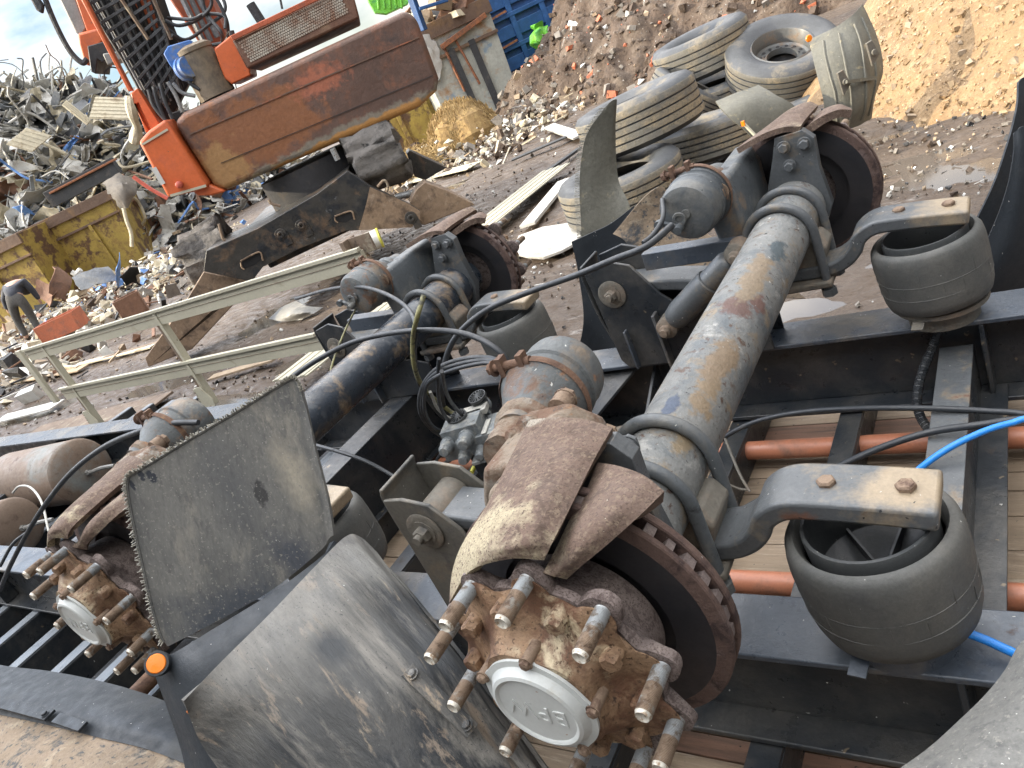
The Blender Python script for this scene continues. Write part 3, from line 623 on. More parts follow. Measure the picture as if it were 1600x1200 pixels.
        if near: b.prism([W(*q, s) for q in body2], ax_*.055)
        if near: b.prism([W(*q, s) for q in [(-.22,.565,.04),(-.12,.565,.0),(-.07,.565,.09),(-.12,.565,.19),(-.21,.565,.20),(-.245,.565,.12)]], ax_*.10)
        bd = part(b, 'caliper_body', M['crust'] if near else M['chamber_clean'], bevel=.012, seg=3, label='crusted rusty caliper housing' if near else None)
        for q in (((-.175,.185),(-.09,.20),(-.215,.10),(-.04,.12)) if near else ((-.125,.165),)):
            fo = .572 if near else .492
            b = MB(); b.cyl(W(q[0], fo+.028, q[1], s), W(q[0], fo, q[1], s), .02 if near else .028, 14); b.hexbolt(W(q[0], fo, q[1], s), -ax_, .016 if near else .022, .014)
            b.build('caliper_bolt', M['bolt'], bd, angle=35)
        if near:
            b = MB(); q0 = W(*loc3(822,676,1.075), s); dq = V((-.35,-.75,.35)).normalized(); b.lathe(q0-dq*.03, dq, [(.030,0),(.030,.03),(.022,.033)], 20); b.hexbolt(q0+dq*.003, dq, .017, .016); b.cyl(q0+dq*.018, q0+dq*.036, .010, 12)
            b.build('caliper_bolt', M['crust'], bd, angle=35)
        b = MB()      # torque plate around the beam
        b.prism([W(*q, s) for q in [(-.085,.70,-.06),(.055,.70,-.10),(.10,.70,-.01),(.090,.70,.10),(.095,.70,.185),(.070,.70,.215),(-.005,.70,.215),(-.025,.70,.16),(-.085,.70,.02)]], ax_*.03)
        for q in ((.015,.185),(.070,.18),(.018,.130)):
            b.cyl(W(q[0], .70, q[1], s), W(q[0], .688, q[1], s), .016, 14); b.hexbolt(W(q[0], .69, q[1], s), -ax_, .014, .012)
        part(b, 'torque_plate', M['arm'], bevel=.006)
        # ---- brake chamber
        b = MB(); cx, cz = -.188, .155; cc = W(cx, 0, cz, s); dd = (ax_*1+V((.05, 0, .02))).normalized()
        prf = [(0,.385),(.012,.385),(.013,.391),(.060,.389),(.074,.394),(.080,.405),(.082,.42),(.081,.455),(.0845,.458),(.0845,.466),(.079,.470),(.077,.485),(.080,.500),(.087,.506),(.088,.514),(.079,.524),(.070,.545),(.052,.565),(.046,.585),(.044,.62)]
        b.lathe(cc-V((.02,0,.0)), dd, prf, 40)
        ch = part(b, 'brake_chamber', M['chamber'] if near or dark else M['chamber_clean'], angle=32)
        b = MB()
        b.lathe(cc-V((.02,0,0)), dd, [(.0895,.500),(.092,.503),(.092,.513),(.0895,.517)], 40, cap=False)
        q = W(cx-.02, .508, cz+.085, s)
        b.cyl(q+V((-.05,0,.006)), q+V((.035,0,.012)), .009, 12); b.bar(q+V((-.03,0,-.01)), q+V((-.03,0,.028)), .022, .012); b.bar(q+V((.018,0,-.008)), q+V((.018,0,.03)), .022, .012); b.hexbolt(q+V((-.05,0,.006)), (-1,0,-.1), .012, .012)
        b.build('clamp_band', M['rust'], ch, angle=35)
        b = MB()
        e = W(cx-.02, .384, cz, s)
        b.lathe(e-ax_*.001, ax_, [(.020,0),(.018,-.004),(.011,-.004),(.010,.002)], 20); b.bar(e+V((-.055,0,.0)), e+V((-.005,-s*.012,-.018)), .012, .012); b.cyl(e+V((-.004,0,-.02)), e+V((-.004,-s*.03,-.022)), .011, 12); b.cyl(e+V((-.058,0,0)), e+V((-.058,-s*.016,.0)), .013, 12)
        b.build('release_bolt', M['chamber_clean'], ch, angle=35)
        # ---- trailing arm: flat bar, over the spring, down under the beam, forward to the hanger
        b = MB(); ya = .545
        b.ribbon([W(-.52,ya,-.055,s), W(-.36,ya,-.075,s), W(-.18,ya,-.108,s), W(0,ya,-.120,s), W(.10,ya,-.120,s), W(.145,ya,-.105,s), W(.172,ya,-.080,s), W(.190,ya,-.050,s), W(.228,ya,-.030,s), W(.29,ya,-.032,s), W(.38,ya,-.042,s), W(.437,ya,-.050,s)], .104, .036, (0,1,0), smooth=6)
        arm = part(b, 'trailing_arm', M['arm'], bevel=.007, seg=3)
        for xq, zq in ((.285,-.015),(.395,-.0255)):
            b = MB(); b.lathe(W(xq,ya,zq,s), (0,0,1), [(.0150,0),(.0150,.006),(.012,.009),(0,.0092)], 6); b.build('arm_bolt', M['bolt'], arm)
                # ---- u-bolts and axle seat
        for o2 in (.487, .615):
            b = MB(); r = .089; pts = []
            pts.append(W(-r, o2, -.19, s)); pts.append(W(-r, o2, -.06, s))
            for k in range(0, 13):
                a = PI-PI*k/12; pts.append(W(r*math.cos(a), o2, r*math.sin(a), s))
            pts.append(W(r, o2, -.06, s)); pts.append(W(r, o2, -.19, s))
            b.tube(pts, .0125, 12, smooth=2)
            for sx in (-1, 1): b.lathe(W(sx*r, o2, -.168, s), (0,0,-1), [(.02,0),(.02,.02),(.012,.022)], 6)
            part(b, 'u_bolt', M['arm'] if not near else M['chamber_clean'], angle=50)
        b = MB(); b.prism([W(-.085, .50, -.03, s), W(.085, .50, -.03, s), W(.105, .50, -.06, s), (W(.085, .50, -.11, s)), W(-.085, .50, -.11, s), W(-.105,.50,-.05,s)], ax_*.10)
        b.box(W(0, ya, -.150, s), (.21, .16, .020))
        part(b, 'axle_seat', M['dusty'], bevel=.006)
        # ---- air spring: rolling rubber lobe on the rail, hollow ribbed piston on top
        b = MB(); sx = .300 if dark else .326; yo = .548; base = V((xa+sx+.012, YM+s*yo, .606)); tl = V((-.055, .02*s*0, 1)).normalized()
        b.lathe(base, tl, [(.075,.001),(.108,.003),(.123,.012),(.1295,.034),(.1325,.062),(.1335,.10),(.134,.130),(.133,.155),(.130,.172),(.123,.183),(.114,.184),(.107,.172),(.104,.145)], 56, cap=False)
        for v in b.v: v += (v-base).normalized()*.0022*mnoise.noise(v*11)
        # bead plate
        def rad_at(h): return .128 if h < .04 else (.1325 if h < .08 else .134)
        for h in (.062, .10):
            rr_ = {.034:.128,.062:.1325,.10:.1335,.140:.1338}[h]
            b.lathe(base+tl*h, tl, [(rr_-.001,-.0010),(rr_+.0004,0),(rr_-.001,.0010)], 56, cap=False)
        for k in range(18):
            a = 2*PI*k/18+.1*R.random(); d = V((math.cos(a), math.sin(a), 0)); hs = ((.064,.098),(.102,.135),(.066,.096))[k % 3]
            b.tube([base+tl*h_+d*(.1322 if h_ < .07 else .1336 if h_ > .09 else .133)-d*(.0045 if h_ < .05 else 0) for h_ in hs], .0007, 4, smooth=1)
        sp = part(b, 'air_spring', M['rubber'], angle=60)
        b = MB(); rp = .112 if not near else .098; b.lathe(base-V((0,0,.0)), (0,0,-1), [(.070,-.004),(rp,-.002),(rp,.010),(.085,.014),(.085,.0575)], 40, cap=False); b.bar(base+V((-.045,-.09,-.01)), base+V((-.05,-.128,-.02)), .028, .004)
        b.build('bead_plate', M['dusty'] if not near else M['frame_top'], sp)
        b = MB()
        b.lathe(base, tl, [(.070,.06),(.0985,.125),(.1005,.190),(.099,.194),(.0935,.194),(.0925,.189),(.0905,.105),(.03,.065),(.026,.090),(0,.091)], 56, cap=False)
        for k in range(6):
            a = 2*PI*k/6+.2; d = V((math.cos(a), math.sin(a), 0)); p0 = base+tl*.080+d*.024; p1 = base+tl*.105+d*.090; b.bar(p0, p1, .004, .022, hint=tl)
        b.build('spring_piston', M['piston'], sp, angle=40)
        WH_ = lambda dx, off, dz, s_: W(dx+.02, off, dz, s_)
        # ---- hanger bracket with pivot
        b = MB(); yf = .48 if s > 0 else .62; 
        hx = -.56
        pl = [(-.635,-.30),(-.64,.02),(-.585,.022),(-.515,.005),(-.462,-.060),(-.44,-.16),(-.39,-.255),(-.33,-.322),(-.60,-.333)] if near else [(-.62,-.30),(-.63,.03),(-.54,.048),(-.47,.02),(-.405,-.09),(-.33,-.165),(-.20,-.175),(-.12,-.20),(-.12,-.333),(-.60,-.333)]
        outer = .617 if near else .617
        for o2 in (.478, .607):
            b.prism([WH_(x, o2, z, s) for x, z in pl], ax_*.010)
        b.ribbon([WH_(-.60,.5475,-.33,s), WH_(-.637,.5475,-.15,s), WH_(-.645,.5475,.0,s), WH_(-.635,.5475,.045,s)], .129, .009, (0,1,0))
        hg = part(b, 'hanger_bracket', M['hanger'] if near else M['frame'], bevel=.003)
        b = MB()
        for o2, sg in ((.6185, 1), (.4765, -1)):
            b.lathe(WH_(hx, o2, -.062, s), ax_*sg, [(.047,0),(.047,.003),(.043,.005),(.030,.005),(.030,.007),(0,.007)], 28)
            b.lathe(WH_(hx, o2+.006*sg, -.062, s), ax_*sg, [(.020,0),(.020,.014),(.016,.018),(0,.0182)], 6)
            b.cyl(WH_(hx, o2+.02*sg, -.062, s), WH_(hx, o2+.036*sg, -.062, s), .011, 14)
        b.lathe(WH_(hx, .49, -.062, s), ax_, [(.045,0),(.045,.114)], 28, cap=False)
        b.build('pivot_bolt', M['dusty'], hg, angle=35)
        if not near:
            b = MB(); b.box(WH_(-.44, .47, -.24, s), (.010, .05, .19)); b.build('stiffener', M['frame_top'], hg, bevel=.003)
            b = MB(); b.box(WH_(-.56, .475, -.26, s), (.008, .04, .14)); b.build('stiffener', M['frame_top'], hg, bevel=.003)
            b = MB(); b.bar(WH_(-.42,.50,.02,s), WH_(-.02,.50,-.005,s), .05, .055); b.build('upper_link', M['frame_top'], hg, bevel=.003)
        # ---- shock absorber
        b = MB(); p0 = W(-.365, .44, -.175, s); p1 = W(-.105, .445, .005, s); d = (p1-p0); Ls = d.length
        b.lathe(p0, d, [(.02,.0),(.036,.02),(.042,.05),(.042,Ls*.60),(.039,Ls*.61),(.036,Ls*.605),(.036,Ls*.86),(.03,Ls*.9),(.018,Ls*.92),(.018,Ls)], 28)
        shk = part(b, 'shock_absorber', M['arm'], angle=40)
        for p in (p0-d*.03, p1):
            b = MB(); b.lathe(p+ax_*.03, -ax_, [(.033,0),(.033,.055),(.025,.06),(.018,.062),(.018,.075),(.012,.078),(.012,.088),(0,.089)], 18)
            b.build('shock_eye', M['dusty'], shk, angle=35)
axle(-.62, M['tube'], False, 1)
axle(-1.935, M['tube_dark'], True, 2)
# square channel on the far axle B (dark box section lying along the tube)
# ---- air tanks
def tank(a, bb, r):
    b = MB(); a = V(a); bb = V(bb); Ln = (bb-a).length
    b.lathe(a, bb-a, [(r*.30,-.035),(r*.7,-.026),(r*.93,-.008),(r,.012),(r,Ln-.012),(r*1.01,Ln-.01),(r*.985,Ln),(r*.93,Ln+.008),(r*.7,Ln+.026),(r*.30,Ln+.034),(0,Ln+.035)], 40)
    t = part(b, 'air_tank', M['tank'], angle=50); d = (bb-a).normalized()
    f = MB(); q = bb+d*.03+V((0,0,-.02)); f.tube([q, q+d*.05, q+d*.10+V((.03,.02,.005)), q+d*.17+V((.03,.05,-.01))], .012, 8); f.lathe(q, d, [(.018,0),(.018,.03)], 6)
    f.build('outlet_pipe', M['greysteel'], t); return t
tank(atz(28,752,.50), atz(128,735,.50), .185)
tank(atz(-70,842,.47), atz(25,822,.47), .155)
# ---- orange conduit pipes, split at the ends
def pvc(y, z, x0, x1, r=.029):
    b = MB(); b.lathe((x0, y, z), (1,0,0), [(r,0),(r,x1-x0)], 24, cap=False); b.lathe((x0, y, z), (1,0,0), [(r*.9,0),(r*.9,x1-x0)], 24, cap=False)
    return b
xp = aty(1112, 706, 1.92).x
b = pvc(1.92, .243, xp, 1.6); b.prism([(xp-.06,1.90,.225),(xp+.01,1.895,.222),(xp+.01,1.93,.2165),(xp-.03,1.93,.218)], (0,0,-.003)); o = part(b, 'conduit_pipe', M['pvc'], label='orange plastic conduit pipe behind the tube with torn open end')
b = MB()
for t in (-.012, 0, .012): b.tube([(xp-.03, 1.92+t, .243), (-.5, 1.92+t, .243), (0, 1.92+t, .243)], .005, 6)
b.build('green_cable', M['teal'], o)
b = pvc(1.36, .245, -1.75, 1.6); o = part(b, 'conduit_pipe', M['pvc'], label='orange plastic conduit pipe nearer the camera')
for t in (-1.195, -1.16):
    b = MB(); b.lathe((t, 1.36, .245), (1,0,0), [(.0275,0),(.0290,.003),(.0275,.006)], 24, cap=False); b.build('cable_tie', M['hose'], o)
b = pvc(1.925, .245, -2.62, -1.28); part(b, 'conduit_pipe', M['pvc'], label='short orange conduit length under the valve block')
b = MB(); b.lathe((-4.3,1.05,.33), (1,0,0), [(.03,0),(.03,1.4)], 20); part(b, 'conduit_pipe', M['pvc'], label='orange conduit glimpsed beside the air tanks')
b = MB(); b.lathe((-2.55,.25,.33), (0,1,0), [(.028,0),(.028,.5)], 20); part(b, 'drop_tube', M['rust'], label='rusty round tube below the left hub')
# ---- hoses (u, v, z)
def hose(pts, r, m, name='air_hose', label=None, smooth=6):
    b = MB(); b.tube([atz(*p) for p in pts], r, 8, smooth=smooth); return part(b, name, m, label=label, angle=80)
hose([(1050,352,1.06),(1010,385,1.05),(960,405,1.03),(900,430,1.0),(830,455,.97),(765,482,.95),(722,515,.92),(700,550,.86),(690,600,.76),(695,640,.62),(715,665,.55)], .0095, M['hose'], label='thick black brake hose arching from the upper brake chamber')
hose([(1035,312,1.10),(1036,340,1.08),(1022,365,1.06),(1005,380,1.055)], .007, M['hose'])
hose([(452,592,1.0),(500,560,1.02),(560,532,1.03),(640,517,1.03),(720,520,1.0),(775,545,.95),(800,580,.88),(806,620,.8)], .0085, M['hose'], label='thick black hose looping across the left axle tube')
hose([(462,467,1.0),(515,452,1.06),(560,448,1.08),(600,458,1.08),(635,480,1.06),(650,510,1.03),(648,550,.95),(655,600,.8),(690,650,.62),(730,668,.56)], .007, M['hose'])
hose([(662,462,1.12),(652,495,1.08),(645,530,1.0),(648,575,.9),(665,610,.75),(700,640,.62),(725,655,.58)], .0075, M['stripe'], label='black hose with a yellow stripe over the left axle')
hose([(556,482,1.0),(540,515,.95),(522,560,.9),(512,600,.85),(508,625,.8)], .004, M['stripe'], label='thin yellow line hanging from the left brake chamber')
for k, (r, off) in enumerate(((.0075, 0), (.0065, 6), (.006, 12))):
    hose([(812+off,590+off,.90),(775,562+off*.6,.93),(730,560+off,.93),(685,575+off,.90),(660+off*.5,605,.84),(656+off*.6,640,.76),(672+off*.5,668,.66),(705,690-off,.56)], r, M['hose'])
hose([(686,560,.95),(684,600,.86),(690,640,.74),(712,672,.58)], .006, M['hose']); hose([(690,580,.95),(700,620,.80),(722,648,.66),(745,662,.58)], .006, M['hose'])
hose([(672,612,.82),(690,645,.70),(740,672,.56),(760,668,.52)], .005, M['palegrey'])
hose([(0,922,.62),(18,880,.75),(55,812,.90),(105,745,1.0),(160,700,1.06),(215,675,1.1),(265,662,1.1),(310,660,1.08)], .0085, M['hose'], label='black hose arching over the air tanks')
hose([(0,885,.75),(20,850,.80),(45,830,.82)], .006, M['hose'])
hose([(20,770,.72),(30,760,.76),(48,762,.77),(65,785,.74),(76,830,.66)], .005, M['palegrey'], label='pale blue hose bent beside the air tanks')
hose([(484,693,.72),(530,706,.70),(575,722,.67),(625,750,.62)], .0065, M['hose'])
hose([(1108,705,.34),(1140,678,.40),(1190,656,.44),(1260,643,.46),(1350,638,.47),(1450,638,.47),(1540,642,.46),(1620,650,.45),(1800,690,.40),(2000,760,.34)], .0075, M['hose'], label='upper black hose crossing the right-hand deck')
hose([(1135,812,.36),(1200,775,.38),(1290,738,.42),(1370,702,.45),(1450,676,.47),(1530,664,.48),(1620,654,.48),(1800,660,.42),(1980,720,.34)], .0085, M['hose'], label='lower black hose crossing the right-hand deck')
hose([(1420,748,.44),(1450,722,.47),(1490,696,.49),(1540,673,.50),(1580,661,.50),(1625,652,.50),(1780,650,.45),(1950,690,.35)], .0075, M['bluehose'], label='bright blue hose above the right air spring')
hose([(1500,985,.585),(1540,1000,.575),(1575,1016,.57),(1620,1034,.57),(1740,1060,.57)], .0072, M['bluehose'], label='bright blue hose lying on the near rail')
pp = [(1470,498,.55),(1458,540,.47),(1440,585,.42),(1433,625,.38),(1440,655,.35),(1460,680,.33)]
b = MB(); P = catmull([atz(*p) for p in pp], 26)
b.tube(P, .012, 8, raw=True, rf=lambda q: .0105+.0025*(int(q*150) % 2)); part(b, 'corrugated_hose', M['hose'], angle=25)
hose([(1128,672,.40),(1145,715,.36),(1158,745,.33),(1172,768,.30)], .0045, M['dusty'], 'wire_strap'); hose([(1110,742,.36),(1150,762,.31),(1172,766,.30)], .0035, M['dusty'], 'wire_strap')
# ---- valve block
vb = MB(); c = atz(742,682,.58); q = Matrix.Rotation(math.radians(20), 3, 'Z')
def vl(x, y, z): return c + q @ V((x, y, z))
vb.box(c, (.20,.13,.06), q); vb.box(vl(-.02,.0,.045), (.13,.10,.05), q); vb.box(vl(.08,-.01,-.04), (.17,.19,.012), q)
for (x, y, z, d, r, h) in ((-.07,-.07,.03,(0,-1,.1),.021,.05), (0,-.07,.035,(0,-1,.1),.024,.05), (-.03,-.07,-.02,(0,-1,0),.02,.04), (.03,-.07,-.02,(0,-1,0),.018,.045), (.085,-.06,.0,(.1,-1,.1),.02,.05), (-.1,0,.0,(-1,0,0),.017,.03), (.02,.09,.03,(0,1,.2),.03,.07)):
    dd = q @ V(d); p = vl(x, y, z); vb.lathe(p-dd*.02, dd, [(r*1.2,0),(r*1.2,.015),(r,.017),(r,h),(r*.75,h+.004),(r*.75,h+.014),(0,h+.0145)], 16)
vo = part(vb, 'valve_block', M['valve'], bevel=.003)
for (x, y, z) in ((-.03,.02,.072), (.03,.095,.085)):
    vb = MB(); p = vl(x, y, z); vb.lathe(p-V((0,0,.06)), (0,0,1), [(.024,0),(.028,.05)], 20); vb.lathe(p, (0,-.2,1), [(.032,0),(.032,.010),(.029,.010),(.028,.004),(.007,.004),(.007,.010),(0,.010)], 24)
    for k in range(14):
        a = 2*PI*k/14; d = V((math.cos(a), math.sin(a), .2*math.sin(a))); vb.bar(p+V((0,0,.007))+d*.006, p+V((0,0,.007))+d*.029, .003, .006)
    vb.build('ribbed_cap', M['piston'], vo)
vb = MB(); vb.box(vl(.015,.06,.06), (.09,.05,.02), q); vb.box(vl(.06,-.02,.034), (.018,.09,.004), q); vb.build('pale_cover', M['palegrey'], vo, bevel=.004)
vb = MB(); vb.box(atz(778,705,.33), (.06,.05,.002), q); vb.build('blue_label', M['bluescrap'], vo)
hose([(768,688,.46),(755,705,.44),(745,722,.43),(737,738,.42)], .008, M['yellow'], label='bright yellow hose end at the valve block')
hose([(735,692,.46),(700,700,.46),(685,715,.40),(678,727,.34)], .006, M['hose']); hose([(742,700,.45),(715,712,.45),(698,722,.38),(688,730,.32)], .008, M['hose'])
b = MB(); p = atz(745,700,.50); b.box((p.x, p.y, .46), (.05,.05,.14)); b.build('valve_mount', M['frame'], vo)

# ---- side guard (cream rails on upright posts) along the far side of the deck
YG = 2.83
def guard_post(u0, v0, u1, v1, foot=True):
    a = aty(u0, v0, YG); bb = aty(u1, v1, YG); bb.x = (a.x+bb.x)/2; a.x = bb.x
    b = MB(); b.bar(a, bb, .055, .022, hint=(0,1,0), m=0); b.bar(a+V((.036,.004,0)), bb+V((.036,.004,0)), .03, .05, hint=(0,1,0), m=1)
    if foot:
        zb = bb.z
        b.prism([V((bb.x-.05,YG-.03,zb+.16)), V((bb.x+.04,YG-.03,zb+.17)), V((bb.x+.10,YG-.03,zb+.06)), V((bb.x+.08,YG-.03,zb-.05)), V((bb.x-.09,YG-.03,zb-.05))], (0,-.008,0), m=1)
        for k in range(7): b.cyl((bb.x-.07+.004*k, YG-.037, zb-.02+.025*k), (bb.x-.07+.004*k, YG-.042, zb-.02+.025*k), .005, 8, m=0)
        b.cyl((bb.x+.03,YG-.038,zb), (bb.x+.03,YG-.043,zb), .014, 12, m=0)
    return b
sg = MB()
def rail(u0, v0, u1, v1, h=.095, x0=None, x1=None):
    a = aty(u0, v0, YG); bb = aty(u1, v1, YG); z = (a.z+bb.z)/2
    b = MB(); b.bar((a.x, YG, z), (bb.x, YG, z), .026, h); b.bar((a.x, YG-.0145, z+h*.10), (bb.x, YG-.0145, z+h*.10), .004, h*.03, m=1); b.bar((a.x, YG-.0145, z+h*.62), (bb.x, YG-.0145, z+h*.62), .03, h*.22)
    return b
rg = part(rail(45, 555, 572, 405), 'side_guard', [M['cream'], M['rustpost']], bevel=.003, label='cream painted side guard standing up along the far edge')
rail(98, 612, 506, 540).build('guard_rail', [M['cream'], M['rustpost']], rg, bevel=.003)
guard_post(66, 538, 152, 664).build('guard_post', [M['rustpost'], M['cream']], rg, bevel=.002)
guard_post(240, 488, 330, 632).build('guard_post', [M['rustpost'], M['cream']], rg, bevel=.002)
b = MB(); a = aty(28, 548, YG); bb = aty(90, 628, YG); b.bar((a.x, YG, a.z), (a.x, YG, bb.z), .09, .03, hint=(0,1,0)); b.build('guard_post', M['cream'], rg, bevel=.003)
b = MB(); a = aty(545, 400, YG); b.box((a.x, YG+.04, a.z), (.03, .10, .16)); b.box((a.x+.09, YG+.04, a.z+.03), (.16, .012, .10)); b.build('guard_bracket', [M['rustpost']], rg, bevel=.002)

# ------------------------------------------------------------------ loose mudguards
def P3(rows): return [[atz(*p) for p in r] for r in rows]
def sheet(name, rows, mats, label, group='plastic mudguards lying about the trailer', thick=.006, n=7, wob=.004, mb=None, cat='mudguard', extra=None, loc=None, ridge=None):
    b = MB(); G = b.patch(rows, thick, n, wob=wob, mb=mb, ridge=ridge)
    c = sum((p for p in b.v), V((0,0,0)))/len(b.v); lo = min(p.z for p in b.v); loc = V((c.x, c.y, lo)) if loc is None else V(loc)
    t = empty(name, loc, label, cat, group)
    b.build(extra or 'panel', mats, t, angle=60)
    return t, G
cq = None
# flat bristled panel in the middle left
y = lambda u, v, z: atz(u, v, z)
pA, pB, pC = atz(262,1008,.87), atz(519,842,.92), atz(196,752,1.19); pN = (pB-pA).cross(pC-pA).normalized()
def onp(u, v, o=0):
    d = ray(u, v); return CAM+d*(((pA+pN*o)-CAM).dot(pN)/d.dot(pN))
rows = [[onp(212,738), onp(290,690), onp(375,640), onp(440,600), onp(461,592), onp(470,612,.004)],
        [onp(199,752), onp(290,725), onp(378,680), onp(450,640), onp(470,632), onp(481,648,.004)],
        [onp(205,800), onp(300,770), onp(390,735), onp(462,695), onp(481,688), onp(492,700,.006)],
        [onp(226,900), onp(320,865), onp(410,825), onp(484,778), onp(502,768), onp(511,775,.008)],
        [onp(248,985), onp(340,945), onp(425,898), onp(497,846), onp(512,830), onp(520,828,.008)],
        [onp(262,1010), onp(350,965), onp(430,918), onp(499,862), onp(514,842), onp(521,836,.008)]]
_c = sum((p for row in rows for p in row), V((0,0,0)))/36; _lo = min(p.z for row in rows for p in row)
def frel(u, v): p = onp(u, v); return (p.x-_c.x, p.y-_c.y, p.z-_lo)
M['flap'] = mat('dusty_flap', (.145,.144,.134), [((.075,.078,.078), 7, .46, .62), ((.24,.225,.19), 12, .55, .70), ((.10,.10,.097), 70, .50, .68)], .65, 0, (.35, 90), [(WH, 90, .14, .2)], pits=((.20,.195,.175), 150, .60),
    stains_and_tones=[(frel(370,975),(.20,.20,.09),(.05,.058,.07),14,.5), (frel(465,880),(.04,.04,.10),(.055,.062,.075),12,.4), (frel(490,770),(.012,.012,.16),(.07,.075,.075),8,.4), (frel(455,740),(.03,.03,.14),(.30,.275,.22),16,.6), (frel(355,760),(.05,.05,.12),(.085,.088,.09),9,.7), (frel(407,770),(.016,.016,.030),(.04,.04,.04),40), (frel(238,745),(.010,.010,.018),(.02,.025,.035),40), (frel(222,745),(.006,.006,.018),(.02,.025,.035),40), (frel(208,760),(.005,.005,.022),(.02,.025,.035),30)], sdir=(.15,.1,1))  # soft tones: darker towards the bottom, a lighter streak at the right
bp, G = sheet('mudguard', rows, [M['flap']], 'flat dusty mudguard flap with bristle edge standing over the left hub', wob=.001, loc=(_c.x, _c.y, _lo))
b = MB(); R = random.Random(4)
edge = [G[i][0] for i in range(len(G)-3)][::-1]+[G[0][j] for j in range(len(G[0]))]
nrm = (G[0][-1]-G[0][0]).cross(G[-1][0]-G[0][0]).normalized(); cen = (G[0][0]+G[-1][-1])/2
for i in range(len(edge)-1):
    for k in range(7):
        p = edge[i].lerp(edge[i+1], (k+R.random()*.6)/7); o = (p-cen); o = (o-nrm*o.dot(nrm)).normalized()
        tdir = (edge[i+1]-edge[i]).normalized(); o = (o-tdir*o.dot(tdir)).normalized()
        q = p+o*R.uniform(.003,.009)+tdir*R.uniform(-.006,.004)+nrm*R.uniform(-.008,.003)
        if R.random() < .82: b.bar(p-nrm*.004, q-nrm*.004, .0024, .0012)
b.build('bristle_fringe', M['bristle'], bp, smooth=False)
b = MB(); b.tube([p+V((0,0,0)) for p in edge[::3]], .0035, 6, smooth=3); b.build('rim_bead', M['mudguard'], bp)
b = MB()
for (u, v, w_, h_) in ((236,760,.022,.028),(226,752,.012,.030)):
    pc = atz(u, v, 1.16)
# front arched mudguard
_q = [atz(430,960,.99), atz(620,930,.90), atz(350,1080,.97), atz(640,1090,.86)]
rows = [[y(287,1096,1.0), y(330,1050,1.0), y(410,970,1.0), y(490,888,1.0), y(540,838,.995), y(563,838,.975), y(590,862,.94)],
        [y(300,1130,.955), y(360,1090,.965), y(455,1010,.975), y(535,930,.975), y(585,890,.96), y(610,895,.915), y(640,925,.885)],
        [y(318,1168,.91), y(400,1125,.925), y(500,1065,.935), y(590,985,.925), y(640,960,.90), y(660,958,.862), y(690,990,.84)],
        [y(350,1215,.86), y(450,1175,.88), y(560,1120,.885), y(655,1052,.87), y(705,1040,.84), y(725,1036,.80), y(745,1060,.78)],
        [y(400,1280,.80), y(510,1245,.815), y(620,1195,.82), y(715,1130,.80), y(762,1122,.77), y(785,1115,.735), y(805,1140,.72)],
        [y(470,1370,.72), y(590,1330,.74), y(700,1280,.74), y(790,1210,.72), y(830,1205,.70), y(850,1200,.67), y(870,1230,.66)]]
fm, G = sheet('mudguard', rows, [M['mudguard_mud']], 'arched black mudguard streaked with tan mud in the bottom foreground', loc=(-1.0,.45,.6), wob=.002, n=12, ridge=lambda i, j: min(1, i*3.5)*(.0045*math.exp(-((j-.20)/.025)**2)-.004*math.exp(-((j-.27)/.03)**2)+.005*math.exp(-((j-.52)/.03)**2)-.005*math.exp(-((j-.60)/.03)**2)+.006*math.exp(-((j-.70)/.025)**2)-.003*math.exp(-((j-.40)/.04)**2)))
b = MB()
a = atz(640,1052,.885); bb = atz(742,1148,.79)
b.bar(a+V((0,0,.008)), bb+V((0,0,.008)), .026, .006, hint=(0,0,1)); 
for q in (.1, .93): b.hexbolt(a.lerp(bb, q)+V((0,0,.011)), (0,-.2,1), .0075, .005)
b.build('clamp_strip', M['mudguard_mud'], fm, bevel=.001)
# dark mudguard behind it with reflector ear
rows = [[y(232,1022,.96), y(262,1024,.965), y(330,985,.97), y(420,930,.97), y(500,872,.965), y(522,845,.96)],
        [y(240,1050,.93), y(290,1060,.935), y(370,1015,.94), y(460,950,.945), y(530,890,.935), y(560,870,.90)],
        [y(262,1110,.86), y(310,1130,.87), y(400,1080,.88), y(500,1010,.88), y(590,950,.86), y(640,940,.80)],
        [y(285,1180,.78), y(340,1210,.79), y(430,1170,.80), y(540,1090,.80), y(650,1030,.77), y(720,1020,.70)],
        [y(300,1260,.70), y(370,1300,.70), y(470,1260,.71), y(600,1190,.71), y(700,1110,.68), y(780,1090,.62)]]
dm, G = sheet('mudguard', rows, [M['mudguard_dark']], 'black mudguard with round orange reflector under the mud streaked one', wob=.003, thick=.012)
b = MB(); c0 = atz(245,1037,.972); nrm = (CAM-c0).normalized(); nrm = (nrm+V((-.25,-.1,.1))).normalized()
b.lathe(c0, nrm, [(.0205,-.02),(.0215,.000),(.0205,.003),(.0165,.003)], 32, cap=False); b.build('reflector_ear', M['mudguard_dark'], dm)
b = MB(); b.lathe(c0, nrm, [(.0165,.0035),(.0150,.0055),(0,.006)], 32); b.build('reflector', M['reflector'], dm)
b = MB(); a = atz(293,1110,.965); bb = atz(318,1133,.935); b.bar(a, bb, .004, .008); b.build('orange_strip', M['reflector'], dm)
